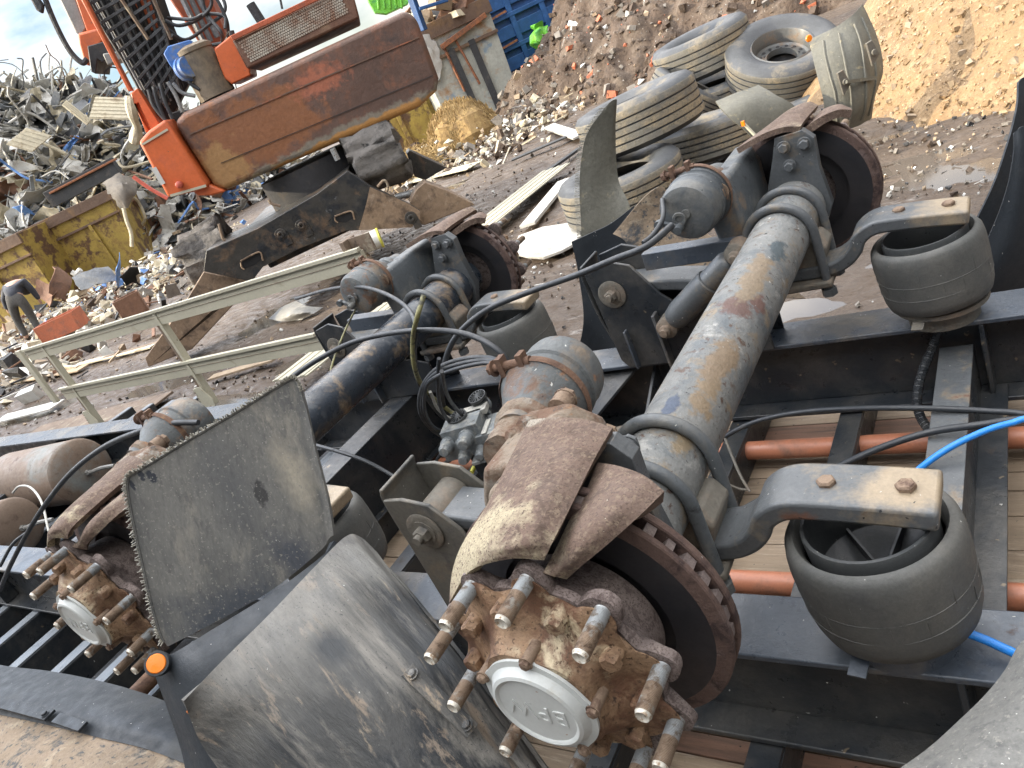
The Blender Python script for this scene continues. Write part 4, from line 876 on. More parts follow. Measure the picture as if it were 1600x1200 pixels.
# big fender lying at the bottom left
rows = [[y(-90,1020,.50), y(0,1040,.50), y(80,1050,.50), y(160,1066,.50), y(230,1086,.49), y(285,1108,.48), y(330,1130,.45)],
        [y(-90,1070,.52), y(0,1085,.525), y(80,1100,.53), y(160,1118,.53), y(230,1136,.52), y(290,1158,.50), y(335,1180,.47)],
        [y(-90,1105,.50), y(0,1118,.51), y(80,1135,.515), y(160,1155,.515), y(230,1172,.505), y(300,1200,.48), y(340,1230,.45)],
        [y(-90,1180,.50), y(0,1190,.52), y(80,1205,.53), y(160,1220,.53), y(230,1240,.51), y(310,1260,.48), y(350,1290,.44)],
        [y(-90,1320,.46), y(0,1330,.48), y(80,1340,.49), y(160,1350,.49), y(230,1360,.47), y(310,1380,.44), y(350,1400,.40)]]
lf, G = sheet('mudguard', rows, [M['mud_tan']], 'mud caked mudguard lying in the bottom left corner', wob=.001)
rows2 = [[p+V((0,0,.004)) for p in r] for r in rows[:3]]
b = MB(); b.patch(rows2, .008, 7, wob=0)
b.build('black_rim', M['mudguard_dark'], lf, angle=60)
b = MB(); a = atz(-60,1082,.545); bb = atz(78,1118,.55); b.bar(a, bb, .035, .008, hint=(0,0,1)); b.hexbolt(atz(70,1116,.556), (0,0,1), .009, .006); b.bar(atz(88,1122,.55), atz(130,1136,.545), .03, .008, hint=(0,0,1))
b.build('clamp_strip', M['mudguard_dark'], lf, bevel=.001)
# fender at the bottom right corner
rows = [[y(1640,985,.72), y(1602,1008,.73), y(1578,1050,.73), y(1545,1092,.73), y(1500,1136,.73), y(1450,1180,.73), y(1385,1225,.73)],
        [y(1680,1020,.76), y(1640,1050,.77), y(1615,1090,.775), y(1585,1130,.775), y(1545,1172,.775), y(1495,1215,.77), y(1430,1262,.76)],
        [y(1720,1080,.77), y(1690,1105,.78), y(1665,1140,.785), y(1640,1180,.785), y(1600,1220,.78), y(1550,1262,.775), y(1480,1310,.76)]]
sheet('mudguard', rows, [M['mudguard']], 'grey mudguard arc cutting the bottom right corner', wob=.002)
# fenders at the right edge, far side
def PY(rows): return [[aty(*p) for p in r] for r in rows]
rows = PY([[(1592,128,2.75),(1602,120,2.78),(1640,110,2.9)],[(1588,175,2.7),(1604,170,2.74),(1645,165,2.88)],[(1560,270,2.62),(1590,262,2.68),(1640,255,2.84)],[(1520,355,2.56),(1566,345,2.62),(1620,335,2.8)],[(1480,425,2.52),(1535,430,2.56),(1600,430,2.75)],[(1450,470,2.5),(1500,475,2.52),(1570,480,2.7)]])
sheet('mudguard', rows, [M['mudguard_dark']], 'tall black mudguard arc at the right edge above the far air spring', wob=.003)
rows = PY([[(1584,208,2.42),(1602,196,2.44),(1650,190,2.55)],[(1584,240,2.40),(1606,235,2.42),(1655,230,2.54)],[(1572,300,2.38),(1604,298,2.40),(1655,295,2.52)],[(1545,370,2.36),(1590,372,2.38),(1645,372,2.50)],[(1520,425,2.34),(1565,430,2.36),(1625,440,2.48)],[(1500,455,2.33),(1545,470,2.35),(1605,480,2.46)]])
sheet('mudguard', rows, [M['mudguard_dark']], 'shorter black mudguard overlapping the tall one at the right edge', wob=.003)
# bristled tall flap behind the far hanger
rows = PY([[(945,168,2.75),(955,158,2.76),(963,155,2.77),(964,158,2.78)],[(915,215,2.7),(935,205,2.73),(955,205,2.76),(962,205,2.78)],[(906,280,2.66),(925,280,2.68),(950,280,2.72),(966,278,2.75)],[(908,350,2.62),(930,345,2.64),(962,335,2.68),(985,325,2.70)],[(912,410,2.58),(935,410,2.6),(970,405,2.62),(992,400,2.64)]])
tf, G = sheet('mudguard', rows, [M['mudguard_grey']], 'narrow upright mudguard with bristle edge in front of the tyres', wob=.002)
b = MB(); 
eg = [G[i][0] for i in range(len(G))]
for i in range(len(eg)-1):
    for k in range(4):
        p = eg[i].lerp(eg[i+1], (k+R.random()*.5)/4); b.bar(p, p+V((-.018, -.008, .004+R.uniform(-.003,.003))), .003, .002)
b.build('bristle_fringe', M['bristle'], tf, smooth=False)
rows = PY([[(893,378,2.45),(915,368,2.46),(950,352,2.47),(980,330,2.48),(990,322,2.48)],[(902,420,2.44),(925,418,2.46),(955,412,2.47),(985,395,2.47),(1000,385,2.47)],[(912,490,2.42),(930,490,2.43),(955,485,2.44),(985,470,2.44),(1000,460,2.44)],[(905,540,2.40),(925,542,2.41),(950,540,2.42),(985,530,2.42),(1005,520,2.42)],[(890,580,2.38),(915,585,2.39),(945,585,2.40),(985,580,2.40),(1005,575,2.40)]])
sheet('mudguard', rows, [M['mudguard_dark']], 'black mudguard standing behind the far hanger bracket', wob=.002)
rows = PY([[(957,366,2.42),(975,345,2.45),(1005,310,2.5),(1032,292,2.55),(1044,305,2.6)],[(975,375,2.42),(1000,362,2.46),(1035,340,2.52),(1065,330,2.58),(1078,345,2.62)],[(990,395,2.42),(1030,395,2.46),(1080,385,2.52),(1120,380,2.58),(1140,390,2.62)],[(1010,420,2.42),(1060,430,2.46),(1130,425,2.52),(1180,425,2.58),(1210,430,2.62)],[(1040,450,2.42),(1100,465,2.46),(1180,465,2.52),(1230,465,2.58),(1260,465,2.62)]])
sheet('mudguard', rows, [M['mud_tan']], 'tan dirty mudguard lying under the far brake chamber', wob=.003)
# upright sunlit mudguard at the tyres
D = 5.3
rowsd = [[(1264,62,D+.02),(1300,45,D-.05),(1330,25,D-.05),(1348,6,D+.02)],[(1272,100,D-.12),(1305,88,D-.2),(1345,70,D-.2),(1370,56,D-.08)],[(1284,145,D-.2),(1318,140,D-.28),(1352,125,D-.28),(1380,108,D-.14)],[(1290,180,D-.2),(1320,178,D-.28),(1352,165,D-.27),(1368,150,D-.12)],[(1294,203,D-.12),(1318,204,D-.2),(1342,196,D-.18),(1362,185,D-.06)]]
rows = [[atd(*p) for p in r] for r in rowsd]
um, G = sheet('mudguard', rows, [M['mudguard_grey']], 'upright grey green mudguard sunlit beside the rimmed tyre', wob=.004, thick=.012)
for (u, v) in ((1316,128),(1361,82)):
    b = MB(); p = atd(u, v, D-.31); b.prism([p+V((0,0,-.085))-RD*.02, p+RD*.045+V((0,0,-.03)), p+RD*.015+V((0,0,.075)), p-RD*.03+V((0,0,.07))], -HD*.02); b.cyl(p+V((0,0,.0))-HD*.03, p-HD*.045, .02, 10)
    b.build('mounting_bracket', M['dusty'], um, bevel=.004)
b = MB(); b.bar(atd(1322,128,D-.36), atd(1368,122,D-.26), .02, .02)
for j in (4, 9, 14, 18):
    if j < len(G[0]): b.tube([G[i][j]-HD*.004 for i in range(2, len(G)-1, 3)], .008, 6, smooth=2)
b.build('cross_tube', M['mudguard_grey'], um)
b = MB(); c0 = atd(1264,60,D-.02); b.lathe(c0, -HD, [(.024,0),(.02,.008),(0,.009)], 20); b.build('reflector', M['reflector'], um)
rowsd = [[(1118,158,5.2),(1150,145,5.2),(1185,132,5.25)],[(1135,178,5.05),(1170,160,5.05),(1212,148,5.1)],[(1160,200,5.0),(1200,182,5.0),(1240,165,5.05)],[(1185,225,5.0),(1225,210,5.0),(1262,190,5.05)]]
rows = [[atd(*p) for p in r] for r in rowsd]
cm, G = sheet('mudguard', rows, [M['mudguard_grey']], 'curved brown mudguard leaning on the tyres behind the far brake caliper', wob=.003, thick=.012)
b = MB(); b.bar(atd(1162,193,4.85), atd(1184,216,4.8), .02, .012); b.build('edge_strip', M['cream'], cm); b = MB(); b.box(atd(1161,193,4.83), (.02,.02,.03)); b.build('reflector', M['reflector'], cm)

# ------------------------------------------------------------------ tyres
def tyre(c, axis, Rr=.5, w=.28, rim=False, label='', hole=.28):
    c = V(c); t = empty('tyre' if not rim else 'wheel', (c.x, c.y, c.z-.15), label, 'tyre' if not rim else 'wheel', 'worn truck tyres piled beyond the trailer')
    b = MB(); h = w/2; Z = V(axis).normalized(); s0 = c-Z*0
    prof = [(hole,-h*.75),(Rr*.66,-h*.98),(Rr*.80,-h*1.05),(Rr*.93,-h*.98),(Rr*.985,-h*.80)]; mats = [1,1,1,1]
    ng = 5; ww = h*1.6/ng; tt = -h*.80
    for k in range(ng):
        prof.append((Rr, tt+.004)); mats.append(0); prof.append((Rr, tt+ww-.010)); mats.append(0)
        if k < ng-1: prof += [(Rr-.014, tt+ww-.008),(Rr-.014, tt+ww+.001)]; mats += [1,1]
        tt += ww
    prof += [(Rr*.985,h*.80),(Rr*.93,h*.98),(Rr*.80,h*1.05),(Rr*.66,h*.98),(hole,h*.75),(hole-.01,h*.55),(hole+.06,h*.4),(Rr*.9,0),(hole+.06,-h*.4),(hole-.01,-h*.55),(hole,-h*.75)]
    mats += [0,1,1,1,1,1,1,1,1,1,1]
    b.lathe(c, Z, prof, 72, mats=mats[:len(prof)-1]+[1]*max(0, len(prof)-1-len(mats)), cap=False)
    b.build('tread_and_sidewall', [M['tyre'], M['tyre_wall']], t, angle=40)
    if rim:
        b = MB(); b.lathe(c, Z, [(hole+.012,h*.80),(hole,h*.86),(hole-.008,h*.80),(hole-.014,h*.6),(hole-.03,h*.45),(hole-.03,.02),(hole-.05,.005),(.17,.012),(.145,.03),(.14,.0),(.14,-.03)], 48, cap=False)
        r_ = b.build('rim', M['rim'], t, angle=40)
        u, r2, d = basis(Z); b = MB()
        for k in range(16):
            a = 2*PI*k/16; q = c+(u*math.cos(a)+r2*math.sin(a))*.205+Z*.010; b.lathe(q, Z, [(.0,.004),(.016,.004),(.018,.0)], 12)
        for k in range(10):
            a = 2*PI*k/10+.1; q = c+(u*math.cos(a)+r2*math.sin(a))*.165+Z*.014; b.lathe(q, Z, [(.0,.008),(.012,.006),(.012,-.01)], 8)
        b.build('vent_holes', M['black'], r_)
        b = MB(); b.lathe(c, Z, [(0,-.06),(.2,-.06)], 24); b.build('hub_opening', M['black'], r_)
    return t
UP = V((0,0,1))
tyre(atd(998,182,6.4), UP+HD*.05-RD*.02, .51, .36, label='dusty bald tyre lying on two others behind the bristled mudguard', hole=.27)
tyre(atd(972,292,6.0), UP-HD*.03+RD*.02, .50, .33, label='pale muddy tyre lowest at the left of the tyre pile')
tyre(atd(1100,215,6.7), UP+HD*.06+RD*.10, .50, .31, label='brown treaded tyre lying right of the bald tyre, shaded on one side')
tyre(atd(1098,80,8.3), UP+HD*.0-RD*.05, .51, .38, label='yellowish tyre lying at the back left of the wheel with rim')
tyre(atd(1120,145,8.2), UP-HD*.05+RD*.02, .48, .28, label='tyre mostly hidden under the yellowish tyre')
tyre(atd(1075,150,8.0), UP*.6+RD*.6-HD*.2, .42, .26, label='small tyre on its edge behind the bald tyre')
tyre(atd(1222,92,7.6), UP*.82-HD*.42+RD*.02, .54, .36, rim=True, label='big black tyre with steel rim behind the upright mudguard', hole=.285)
tyre(atd(1238,165,7.3), UP, .45, .2, label='flat black tyre under the wheel with rim')

# ------------------------------------------------------------------ scrap pieces, sheets and planks on the ground
def plank(u0, v0, u1, v1, z, w, t, m, name, label, cat, group=None, ribs=0, z1=None):
    a = atz(u0, v0, z); bb = atz(u1, v1, z if z1 is None else z1); b = MB(); b.bar(a, bb, w, t)
    if ribs:
        u, r2, d = basis(bb-a)
        for k in range(ribs):
            o = r2*w*((k+.5)/ribs-.5); b.bar(a+o+u*t*.6, bb+o+u*t*.6, w/ribs*.45, t*.9)
    c = (a+bb)/2
    return single(b, name, m, (c.x, c.y, min(a.z, bb.z)), label, cat, group, bevel=.002)
plank(868,262,452,592,.10,.40,.012,M['cream'],'ribbed_strip','long ribbed cream cladding strip lying on the mud beyond the side guard','cladding',ribs=4, z1=.16)
plank(640,283,742,258,.06,.34,.012,M['cream'],'ribbed_strip','short ribbed cream strip lying right of the excavator','cladding',ribs=4)
plank(882,282,824,352,.06,.16,.03,M['white'],'angle_strip','white metal angle lying behind the bristled mudguard','scrap')
plank(905,213,858,197,.08,.18,.03,M['alu'],'angle_strip','bright metal angle beside the tyre pile','scrap')
plank(905,205,800,250,.08,.14,.02,M['scrap_dark'],'flat_bar','dark bar lying left of the tyre pile','scrap')
plank(905,232,810,300,.06,.08,.03,M['scrap_dark'],'flat_bar','dark bar along the ribbed cladding strip','scrap')
plank(520,672,330,648,.0,.1,.01,M['stone_tan'],'thin_plank','tan plank at the foot of the guard post','plank')
for i, (u0,v0,u1,v1,w,m,l) in enumerate([(45,680,250,628,.35,'rustpost','splintered brown plank under the side guard'),(0,655,90,632,.22,'white','pale board at the left edge behind the tanks'),(0,600,130,575,.18,'stone_tan','pale plank in front of the person'),(5,545,110,522,.14,'white','white batten beside the person'),(330,590,430,560,.10,'stone_tan','narrow plank beyond the second guard post'),
        (120,570,240,540,.12,'alu_cream','pale batten left of the outrigger foot'),(160,560,300,520,.10,'rustpost','brown batten near the outrigger foot')]):
    plank(u0,v0,u1,v1,.04,w,.02,M[m],'wood_plank',l,'plank','planks lying on the mud')
# white sheet behind the bristled flap
b = MB(); pts = [(800,398),(812,372),(850,358),(905,350),(910,378),(880,395),(850,406),(825,404)]
b.prism([atz(u, v, .06) for u, v in pts], (0,0,.025)); single(b, 'foam_sheet', M['alu'], atz(850,380,.05), 'flat white foam sheet lying left of the bristled mudguard', 'foam sheet', bevel=.004)
b = MB(); b.cyl(atd(552,388,8.0), atd(592,372,8.0), .10, 20); b.lathe(atd(592,372,8.0), (atd(592,372,8)-atd(552,388,8)), [(.105,0),(.105,.02),(.06,.022)], 20, m=1)
single(b, 'foam_roll', [M['white'], M['yellow']], atz(575,392,0.1), 'white foam roll with a yellow end under the excavator leg', 'foam roll', angle=50)
b = MB(); b.patch([[atz(420,498,.02),atz(440,480,.1),atz(462,470,.14)],[atz(440,502,.02),atz(458,490,.12),atz(480,478,.12)],[atz(470,500,.02),atz(490,490,.05),atz(505,480,.04)]], .01, 5)
single(b, 'bent_plate', M['greysteel'], atz(460,490,0), 'bent grey plate lying between the side guard rails', 'scrap')
plank(455,467,475,462,.05,.05,.02,M['black'],'flat_bar','short black bar poking from the ribbed strip','scrap')
# debris around and left of the excavator
def scatter(name, mats, label, boxes, n, smin, smax, seed, flat=.5, long=0):
    R = random.Random(seed); b = MB()
    for k in range(n):
        q = R.choice(boxes); a = atz(q[0], q[1], 0); 
        p = V((a.x+R.gauss(0, q[2]), a.y+R.gauss(0, q[3]), 0)); p.z = gh(p.x, p.y)+.01+(q[4]*R.random() if len(q) > 4 else 0)
        s = smin+(smax-smin)*R.random()**2.5; m = R.randrange(len(mats))
        if R.random() < long:
            d = V((R.uniform(-1,1), R.uniform(-1,1), R.uniform(-.15,.2))).normalized()*s*R.uniform(2,5); b.bar(p-d/2+V((0,0,s*.2)), p+d/2+V((0,0,s*.2)), s*.35, s*.2, m=m)
        else: rock(b, p+V((0,0,s*.15)), s, m, flat, R)
    c = b.v[0]; return single(b, name, mats, (c.x, c.y, 0), label, 'debris', kind='stuff', smooth=False)
LM = [M['white'], M['alu_cream'], M['stone_tan'], M['stone'], M['scrap_dark'], M['soil'], M['bluescrap'], M['scrap_rust'], M['alu'], M['white'], M['alu_cream'], M['alu_cream'], M['stone_tan'], M['stone_tan'], M['stone'], M['soil'], M['scrap_rust'], M['alu'], M['stone'], M['soil'], M['alu_cream']]
scatter('litter', LM, 'pale plastic and foam litter heaped left of the excavator undercarriage', [(300,400,.7,.7,.25),(270,360,1.2,1.2,.5),(250,440,.8,.8,.25),(200,440,1.0,1.0,.3),(330,350,1.2,1.5,.5),(160,470,1.2,1.2,.25)], 2600, .02, .16, 11, .5, .25)
scatter('litter', [M['stone'], M['stone_tan'], M['soil'], M['soil'], M['soil'], M['scrap_dark'], M['stone'], M['white']], 'small stones and chips strewn over the yard mud', [(1400,250,1.2,1.0),(1300,300,1.0,.6),(900,300,1.2,1.0),(700,330,1.2,1.0),(830,430,.8,.5),(500,560,1.0,.5),(400,600,1.5,.6),(100,620,2.0,.8),(1520,200,.8,.8)], 5200, .003, .022, 12, .6, .12)
scatter('litter', [M['white'], M['alu_cream'], M['stone_tan'], M['stone'], M['soil']], 'pale rubble fringe along the foot of the soil heap', [(700,215,1.0,1.2,.1),(760,215,1.2,1.2,.15),(810,190,1.2,1.5,.3),(860,150,1.0,2,.4),(740,240,1.3,1.0,.06)], 4200, .012, .11, 13, .55, .2)
scatter('litter', LM[:5]+[M['alu'], M['scrap_rust']], 'mixed scrap litter around the bent person', [(60,560,1.6,1.2,.05),(120,510,1.6,1.4,.2),(20,600,1.6,.9,.05),(180,500,1.5,1.2,.25),(100,490,1.6,1.2,.3)], 1800, .02, .18, 14, .4, .4)

# ------------------------------------------------------------------ crates near the person, rubbish
def crate(u0, v0, D, yaw, size, m, label, slat=False):
    c = atd(u0, v0, D); c.z = max(c.z, size[2]/2); t = empty('crate', (c.x, c.y, c.z-size[2]/2), label, 'crate'); q = Matrix.Rotation(yaw, 3, 'Z')
    b = MB(); x, yy, z = size
    for sx in (-1, 1): b.box(c+q @ V((sx*(x/2-.01),0,0)), (.02, yy, z), q)
    for sy in (-1, 1): b.box(c+q @ V((0,sy*(yy/2-.01),0)), (x-.044, .02, z), q)
    b.build('side_walls', m, t, bevel=.004)
    b = MB(); b.box(c+V((0,0,-z/2+.012)), (x-.05, yy-.05, .02), q); b.build('base', m, t); return t
yawv = math.atan2(RD.y, RD.x)
crate(97, 508, 14.2, yawv-.05, (.75,.4,.32), M['terracotta'], 'terracotta coloured crate lying right of the bent person')
crate(205, 478, 12.5, yawv+.3, (.4,.3,.35), M['scrap_rust'], 'brown slatted crate standing behind the side guard')

# ------------------------------------------------------------------ person bending over the scrap
def skinned(name, mt, joints, edges, parent, rootloc, sub=2):
    names = list(joints); me = bpy.data.meshes.new(name)
    me.from_pydata([tuple(joints[n][0]-rootloc) for n in names], [(names.index(a), names.index(b_)) for a, b_ in edges], [])
    o = bpy.data.objects.new(name, me); COL.objects.link(o); me.materials.append(mt); o.parent = parent
    sk = o.modifiers.new('skin', 'SKIN'); sk.use_smooth_shade = True
    if not me.skin_vertices: 
        bm = bmesh.new(); bm.from_mesh(me); bm.verts.layers.skin.verify(); bm.to_mesh(me); bm.free()
    for i, n in enumerate(names):
        r = joints[n][1]; me.skin_vertices[0].data[i].radius = (r, r) if not isinstance(r, tuple) else r
    me.skin_vertices[0].data[0].use_root = True
    ss = o.modifiers.new('sub', 'SUBSURF'); ss.levels = sub; ss.render_levels = sub
    return o
PD = 16.1
def pj(u, v, d=0): return atd(u, v, PD+d)
pr = atd(48, 530, PD); pr.z = 0
person = empty('person', pr, 'person in dark jacket bending over the scrap at the left edge', 'person')
J = {'pelvis': (pj(24,470,0), .125), 'waist': (pj(20,458,.08), .105), 'chest': (pj(22,444,.25), .12), 'neck': (pj(34,443,.42), .05), 'head': (pj(40,452,.55), .085), 'crown': (pj(44,458,.6), .065),
     'hipl': (pj(17,473,0), .095), 'kneel': (pj(27,501,.05), .062), 'anklel': (pj(41,526,0), .045), 'toel': (pj(46,529,.12), .04),
     'hipr': (pj(34,468,0), .095), 'kneer': (pj(50,496,.05), .062), 'ankler': (pj(62,517,0), .045), 'toer': (pj(67,519,.12), .04),
     'shr': (pj(37,440,.25), .065), 'elr': (pj(52,455,.3), .045), 'wrr': (pj(61,468,.35), .032), 'har': (pj(65,475,.38), .03),
     'shl': (pj(10,450,.3), .065), 'ell': (pj(6,468,.4), .045), 'wrl': (pj(12,484,.45), .032), 'hal': (pj(16,490,.45), .03)}
E_ = [('pelvis','waist'),('waist','chest'),('chest','neck'),('neck','head'),('head','crown'),('pelvis','hipl'),('hipl','kneel'),('kneel','anklel'),('anklel','toel'),('pelvis','hipr'),('hipr','kneer'),('kneer','ankler'),('ankler','toer'),
      ('chest','shr'),('shr','elr'),('elr','wrr'),('wrr','har'),('chest','shl'),('shl','ell'),('ell','wrl'),('wrl','hal')]
skinned('body', M['skin'], J, E_, person, pr)
def sub_(keys, edges, grow, name, mt): skinned(name, mt, {k: (J[k][0], J[k][1]+grow+(.03 if k in ('waist','chest') and name == 'jacket' else 0)) for k in keys}, edges, person, pr)
sub_(['pelvis','waist','chest','neck','shr','elr','wrr','shl','ell','wrl'], [('pelvis','waist'),('waist','chest'),('chest','neck'),('chest','shr'),('shr','elr'),('elr','wrr'),('chest','shl'),('shl','ell'),('ell','wrl')], .018, 'jacket', M['jacket'])
sub_(['pelvis','waist','hipl','kneel','anklel','hipr','kneer','ankler'], [('pelvis','waist'),('pelvis','hipl'),('hipl','kneel'),('kneel','anklel'),('pelvis','hipr'),('hipr','kneer'),('kneer','ankler')], .016, 'trousers', M['trousers'])
sub_(['anklel','toel'], [('anklel','toel')], .014, 'boot', M['boot']); sub_(['ankler','toer'], [('ankler','toer')], .014, 'boot', M['boot'])
sub_(['neck','head','crown'], [('neck','head'),('head','crown')], .045, 'hair', M['hair'])

# ------------------------------------------------------------------ excavator
EX = empty('excavator', atz(470,420,0), 'orange and rusty scrap handler excavator seen from behind its counterweight', 'excavator')
def poly(uv, D, depth, m, name, parent=EX, bevel=.01, mb=None, label=None, seg=2, loc=None):
    b = mb or MB(); b.prism([atd(u, v, D) for u, v in uv], HD*depth)
    o = b.build(name, m, parent, bevel=bevel, seg=seg)
    if label: o['label'] = label
    return o
exl = EX.location
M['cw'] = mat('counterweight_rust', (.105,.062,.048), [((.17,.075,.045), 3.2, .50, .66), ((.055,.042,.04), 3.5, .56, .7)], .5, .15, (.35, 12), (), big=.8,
    stains_and_tones=[(tuple(atd(400,205,8.6)-exl),(.75,.75,.42),(.21,.088,.04),3.5), (tuple(atd(330,270,8.6)-exl),(.45,.45,.30),(.30,.17,.07),5), (tuple(atd(480,245,8.6)-exl),(1.2,1.2,.10),(.30,.24,.15),6), (tuple(atd(560,200,8.6)-exl),(1.3,1.3,.10),(.17,.15,.12),5), (tuple(atd(500,125,8.6)-exl),(.32,.32,.16),(.30,.105,.06),14,.3), (tuple(atd(540,215,8.6)-exl),(1.6,1.6,.07),(.34,.17,.05),4)])  # rust tones, with the reflected sun glow low on the face painted in
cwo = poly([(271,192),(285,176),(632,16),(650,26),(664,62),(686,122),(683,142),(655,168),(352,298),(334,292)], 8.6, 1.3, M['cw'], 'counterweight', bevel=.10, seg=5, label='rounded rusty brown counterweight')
b = MB()
b.bar(atd(296,210,8.592), atd(655,58,8.592), .010, .012, hint=UP, m=0); b.bar(atd(345,255,8.592), atd(676,118,8.592), .006, .006, hint=UP, m=1)
b.build('weld_seam', [M['cw_edge'], M['black']], cwo)
# small rusted plate marks on the face are surface stains; hood with perforated grille
hood = poly([(362,62),(470,12),(548,-24),(562,28),(470,70),(386,108)], 8.75, 1.0, M['grille'], 'engine_hood', bevel=.02, label='rusty engine hood with perforated panel')
b = MB(); A = atd(392,98,8.745); U_ = (atd(545,20,8.745)-A); W_ = (atd(372,66,8.745)-A)
nu, nv = 46, 9
for i in range(nu):
    for j in range(nv):
        p = A+U_*((i+.5+.5*(j % 2))/nu)+W_*((j+.5)/nv); b.lathe(p-HD*.0, -HD, [(.013,.0),(.010,.004)], 6)
b.build('perforation', M['grille_dot'], hood, smooth=False)
b = MB(); b.bar(atd(362,60,8.73), atd(545,-27,8.73), .03, .05, hint=UP); b.build('hood_edge', M['orange_dirty'], hood, bevel=.006)
poly([(334,76),(362,54),(390,106),(392,118),(362,132),(350,122)], 8.8, .5, M['orange'], 'hood_side', bevel=.015)
# dark gap and orange body tower
poly([(262,178),(282,172),(350,300),(326,302)], 8.85, 1.0, M['black'], 'body_gap', bevel=.01)
poly([(216,222),(232,204),(258,186),(326,288),(322,296),(262,309)], 8.5, 1.1, M['orange'], 'body_panel', bevel=.03, seg=3, label='bright orange rounded body panel with cream edges')
poly([(300,298),(326,288),(346,296),(352,300),(330,306),(308,306)], 8.55, .9, M['orange'], 'body_foot', bevel=.02)
b = MB(); b.bar(atd(222,226,8.49), atd(262,202,8.49), .02, .006, hint=HD, m=0); b.bar(atd(266,306,8.49), atd(322,290,8.49), .025, .006, hint=HD); b.bar(atd(240,262,8.485), atd(255,288,8.485), .05, .004, hint=HD, m=1)
b.build('cream_trim', [M['cream'], M['white']], EX)
b = MB(); b.lathe(atd(281,288,8.49), -HD, [(.035,0),(.035,.05),(.02,.06),(0,.061)], 14); b.build('warning_lamp', M['redscrap'], EX)
# upright boom with hose pack
boom = poly([(110,-45),(228,-60),(300,120),(262,196),(238,178)], 9.3, .12, M['black'], 'boom', bevel=.01, label='upright boom covered by black hose pack and ladder bars')
b = MB(); R = random.Random(9)
for k in range(26):
    q = k/25; u0, v0_ = 112+116*q, -45-12*q; u1, v1_ = 244+40*q, 186-50*q
    w_ = R.uniform(-2,2); D_ = 9.2-R.uniform(0,.08)
    b.tube([atd(u0+w_, v0_, D_), atd(u0+(u1-u0)*.33+R.uniform(-2,2), v0_+(v1_-v0_)*.33, D_), atd(u0+(u1-u0)*.66+R.uniform(-2,2), v0_+(v1_-v0_)*.66, D_), atd(u1+R.uniform(-3,3), v1_, D_)], .016, 6, m=(1 if R.random() < .15 else 0), smooth=4)
b.build('hydraulic_hose', [M['black'], M['alu_dark']], boom)
for k in range(13):
    q = k/12; b = MB(); u0, v0_ = 128+118*q, -8+176*q; u1, v1_ = 214+66*q, -48+156*q
    b.bar(atd(u0, v0_, 9.08), atd(u1, v1_, 9.08), .022, .03, hint=UP); b.build('ladder_bar', M['scrap_dark'], boom, bevel=.003)
b = MB(); b.bar(atd(170,-30,9.06), atd(232,62,9.06), .03, .02); b.bar(atd(222,-40,9.06), atd(268,62,9.06), .03, .02); b.build('hose_chain', M['rustpost'], boom)
b = MB(); b.bar(atd(112,-40,9.0), atd(205,142,9.0), .035, .10, hint=HD); b.prism([atd(203,146,8.95), atd(212,140,8.95), atd(248,194,8.95), atd(240,204,8.95), atd(232,206,8.95)], HD*.3)
b.build('boom_edge_plate', M['orange'], EX, bevel=.008)
poly([(204,146),(214,138),(252,198),(243,206),(237,205),(216,160),(211,163),(232,204),(228,208)], 8.9, .1, M['orange'], 'boom_flange', bevel=.008)
# second boom section and cylinders, right
poly([(238,-40),(300,-70),(352,52),(350,76),(322,84)], 9.8, .5, M['orange_dirty'], 'boom_foot', bevel=.02)
b = MB(); b.bar(atd(232,-40,9.3), atd(266,60,9.3), .12, .12); b.build('hydraulic_cylinder', M['black'], EX, bevel=.02)
b = MB(); b.bar(atd(262,-50,9.7), atd(320,70,9.7), .04, .05); b.bar(atd(275,-50,9.7), atd(330,65,9.7), .03, .05); b.bar(atd(288,-50,9.7), atd(340,58,9.7), .04, .05); b.build('boom_pipe', M['alu_dark'], EX)
b = MB(); b.box(atd(237,22,9.25), (.16,.2,.3), Matrix.Rotation(yawv,3,'Z')); b.build('boom_block', M['orange'], EX, bevel=.01)
for pts in ([(258,32),(280,40),(310,30),(330,8),(325,-20)], [(262,45),(290,62),(325,40),(352,15),(340,-20)], [(268,55),(300,70),(350,66),(356,40),(345,10),(330,-15)], [(262,28),(300,30),(320,22),(350,25),(352,45)], [(315,-10),(322,20),(345,50),(348,66)]):
    b = MB(); b.tube([atd(u, v, 9.15+R.uniform(-.1,.1)) for u, v in pts], .018, 8); b.build('loop_hose', M['hose'], EX)
# filter drum and blue engine parts
b = MB(); b.lathe(atd(341,150,8.9), UP, [(.19,0),(.19,.44),(.20,.45),(.20,.49),(.15,.52),(0,.525)], 36, m=0); b.build('filter_drum', mat('drum_olive', (.16,.125,.085), [((.07,.06,.05), 3, .5, .66)], .55, 0, (.2, 14)), EX, angle=35)
poly([(255,84),(262,72),(296,62),(304,72),(284,84),(296,118),(300,128),(284,126),(264,100)], 8.75, .12, M['bluecap'], 'blue_bracket', bevel=.01)
b = MB(); b.lathe(atd(290,108,8.80), V((1,0,0))*.9-HD*.3, [(.125,0),(.125,.05),(.11,.055),(.10,.10)], 24); b.build('blue_housing', M['bluecap'], EX)
for pts in ([(250,130),(258,160),(270,185)], [(262,128),(275,150),(285,175)], [(270,130),(285,145),(305,150)], [(240,135),(246,160),(258,188)], [(232,140),(240,165),(262,192)], [(285,100),(296,128),(312,140)]):
    b = MB(); b.tube([atd(u, v, 8.75) for u, v in pts], .02, 8); b.build('loop_hose', M['alu_dark'] if pts[0][0] in (262,270) else M['hose'], EX)
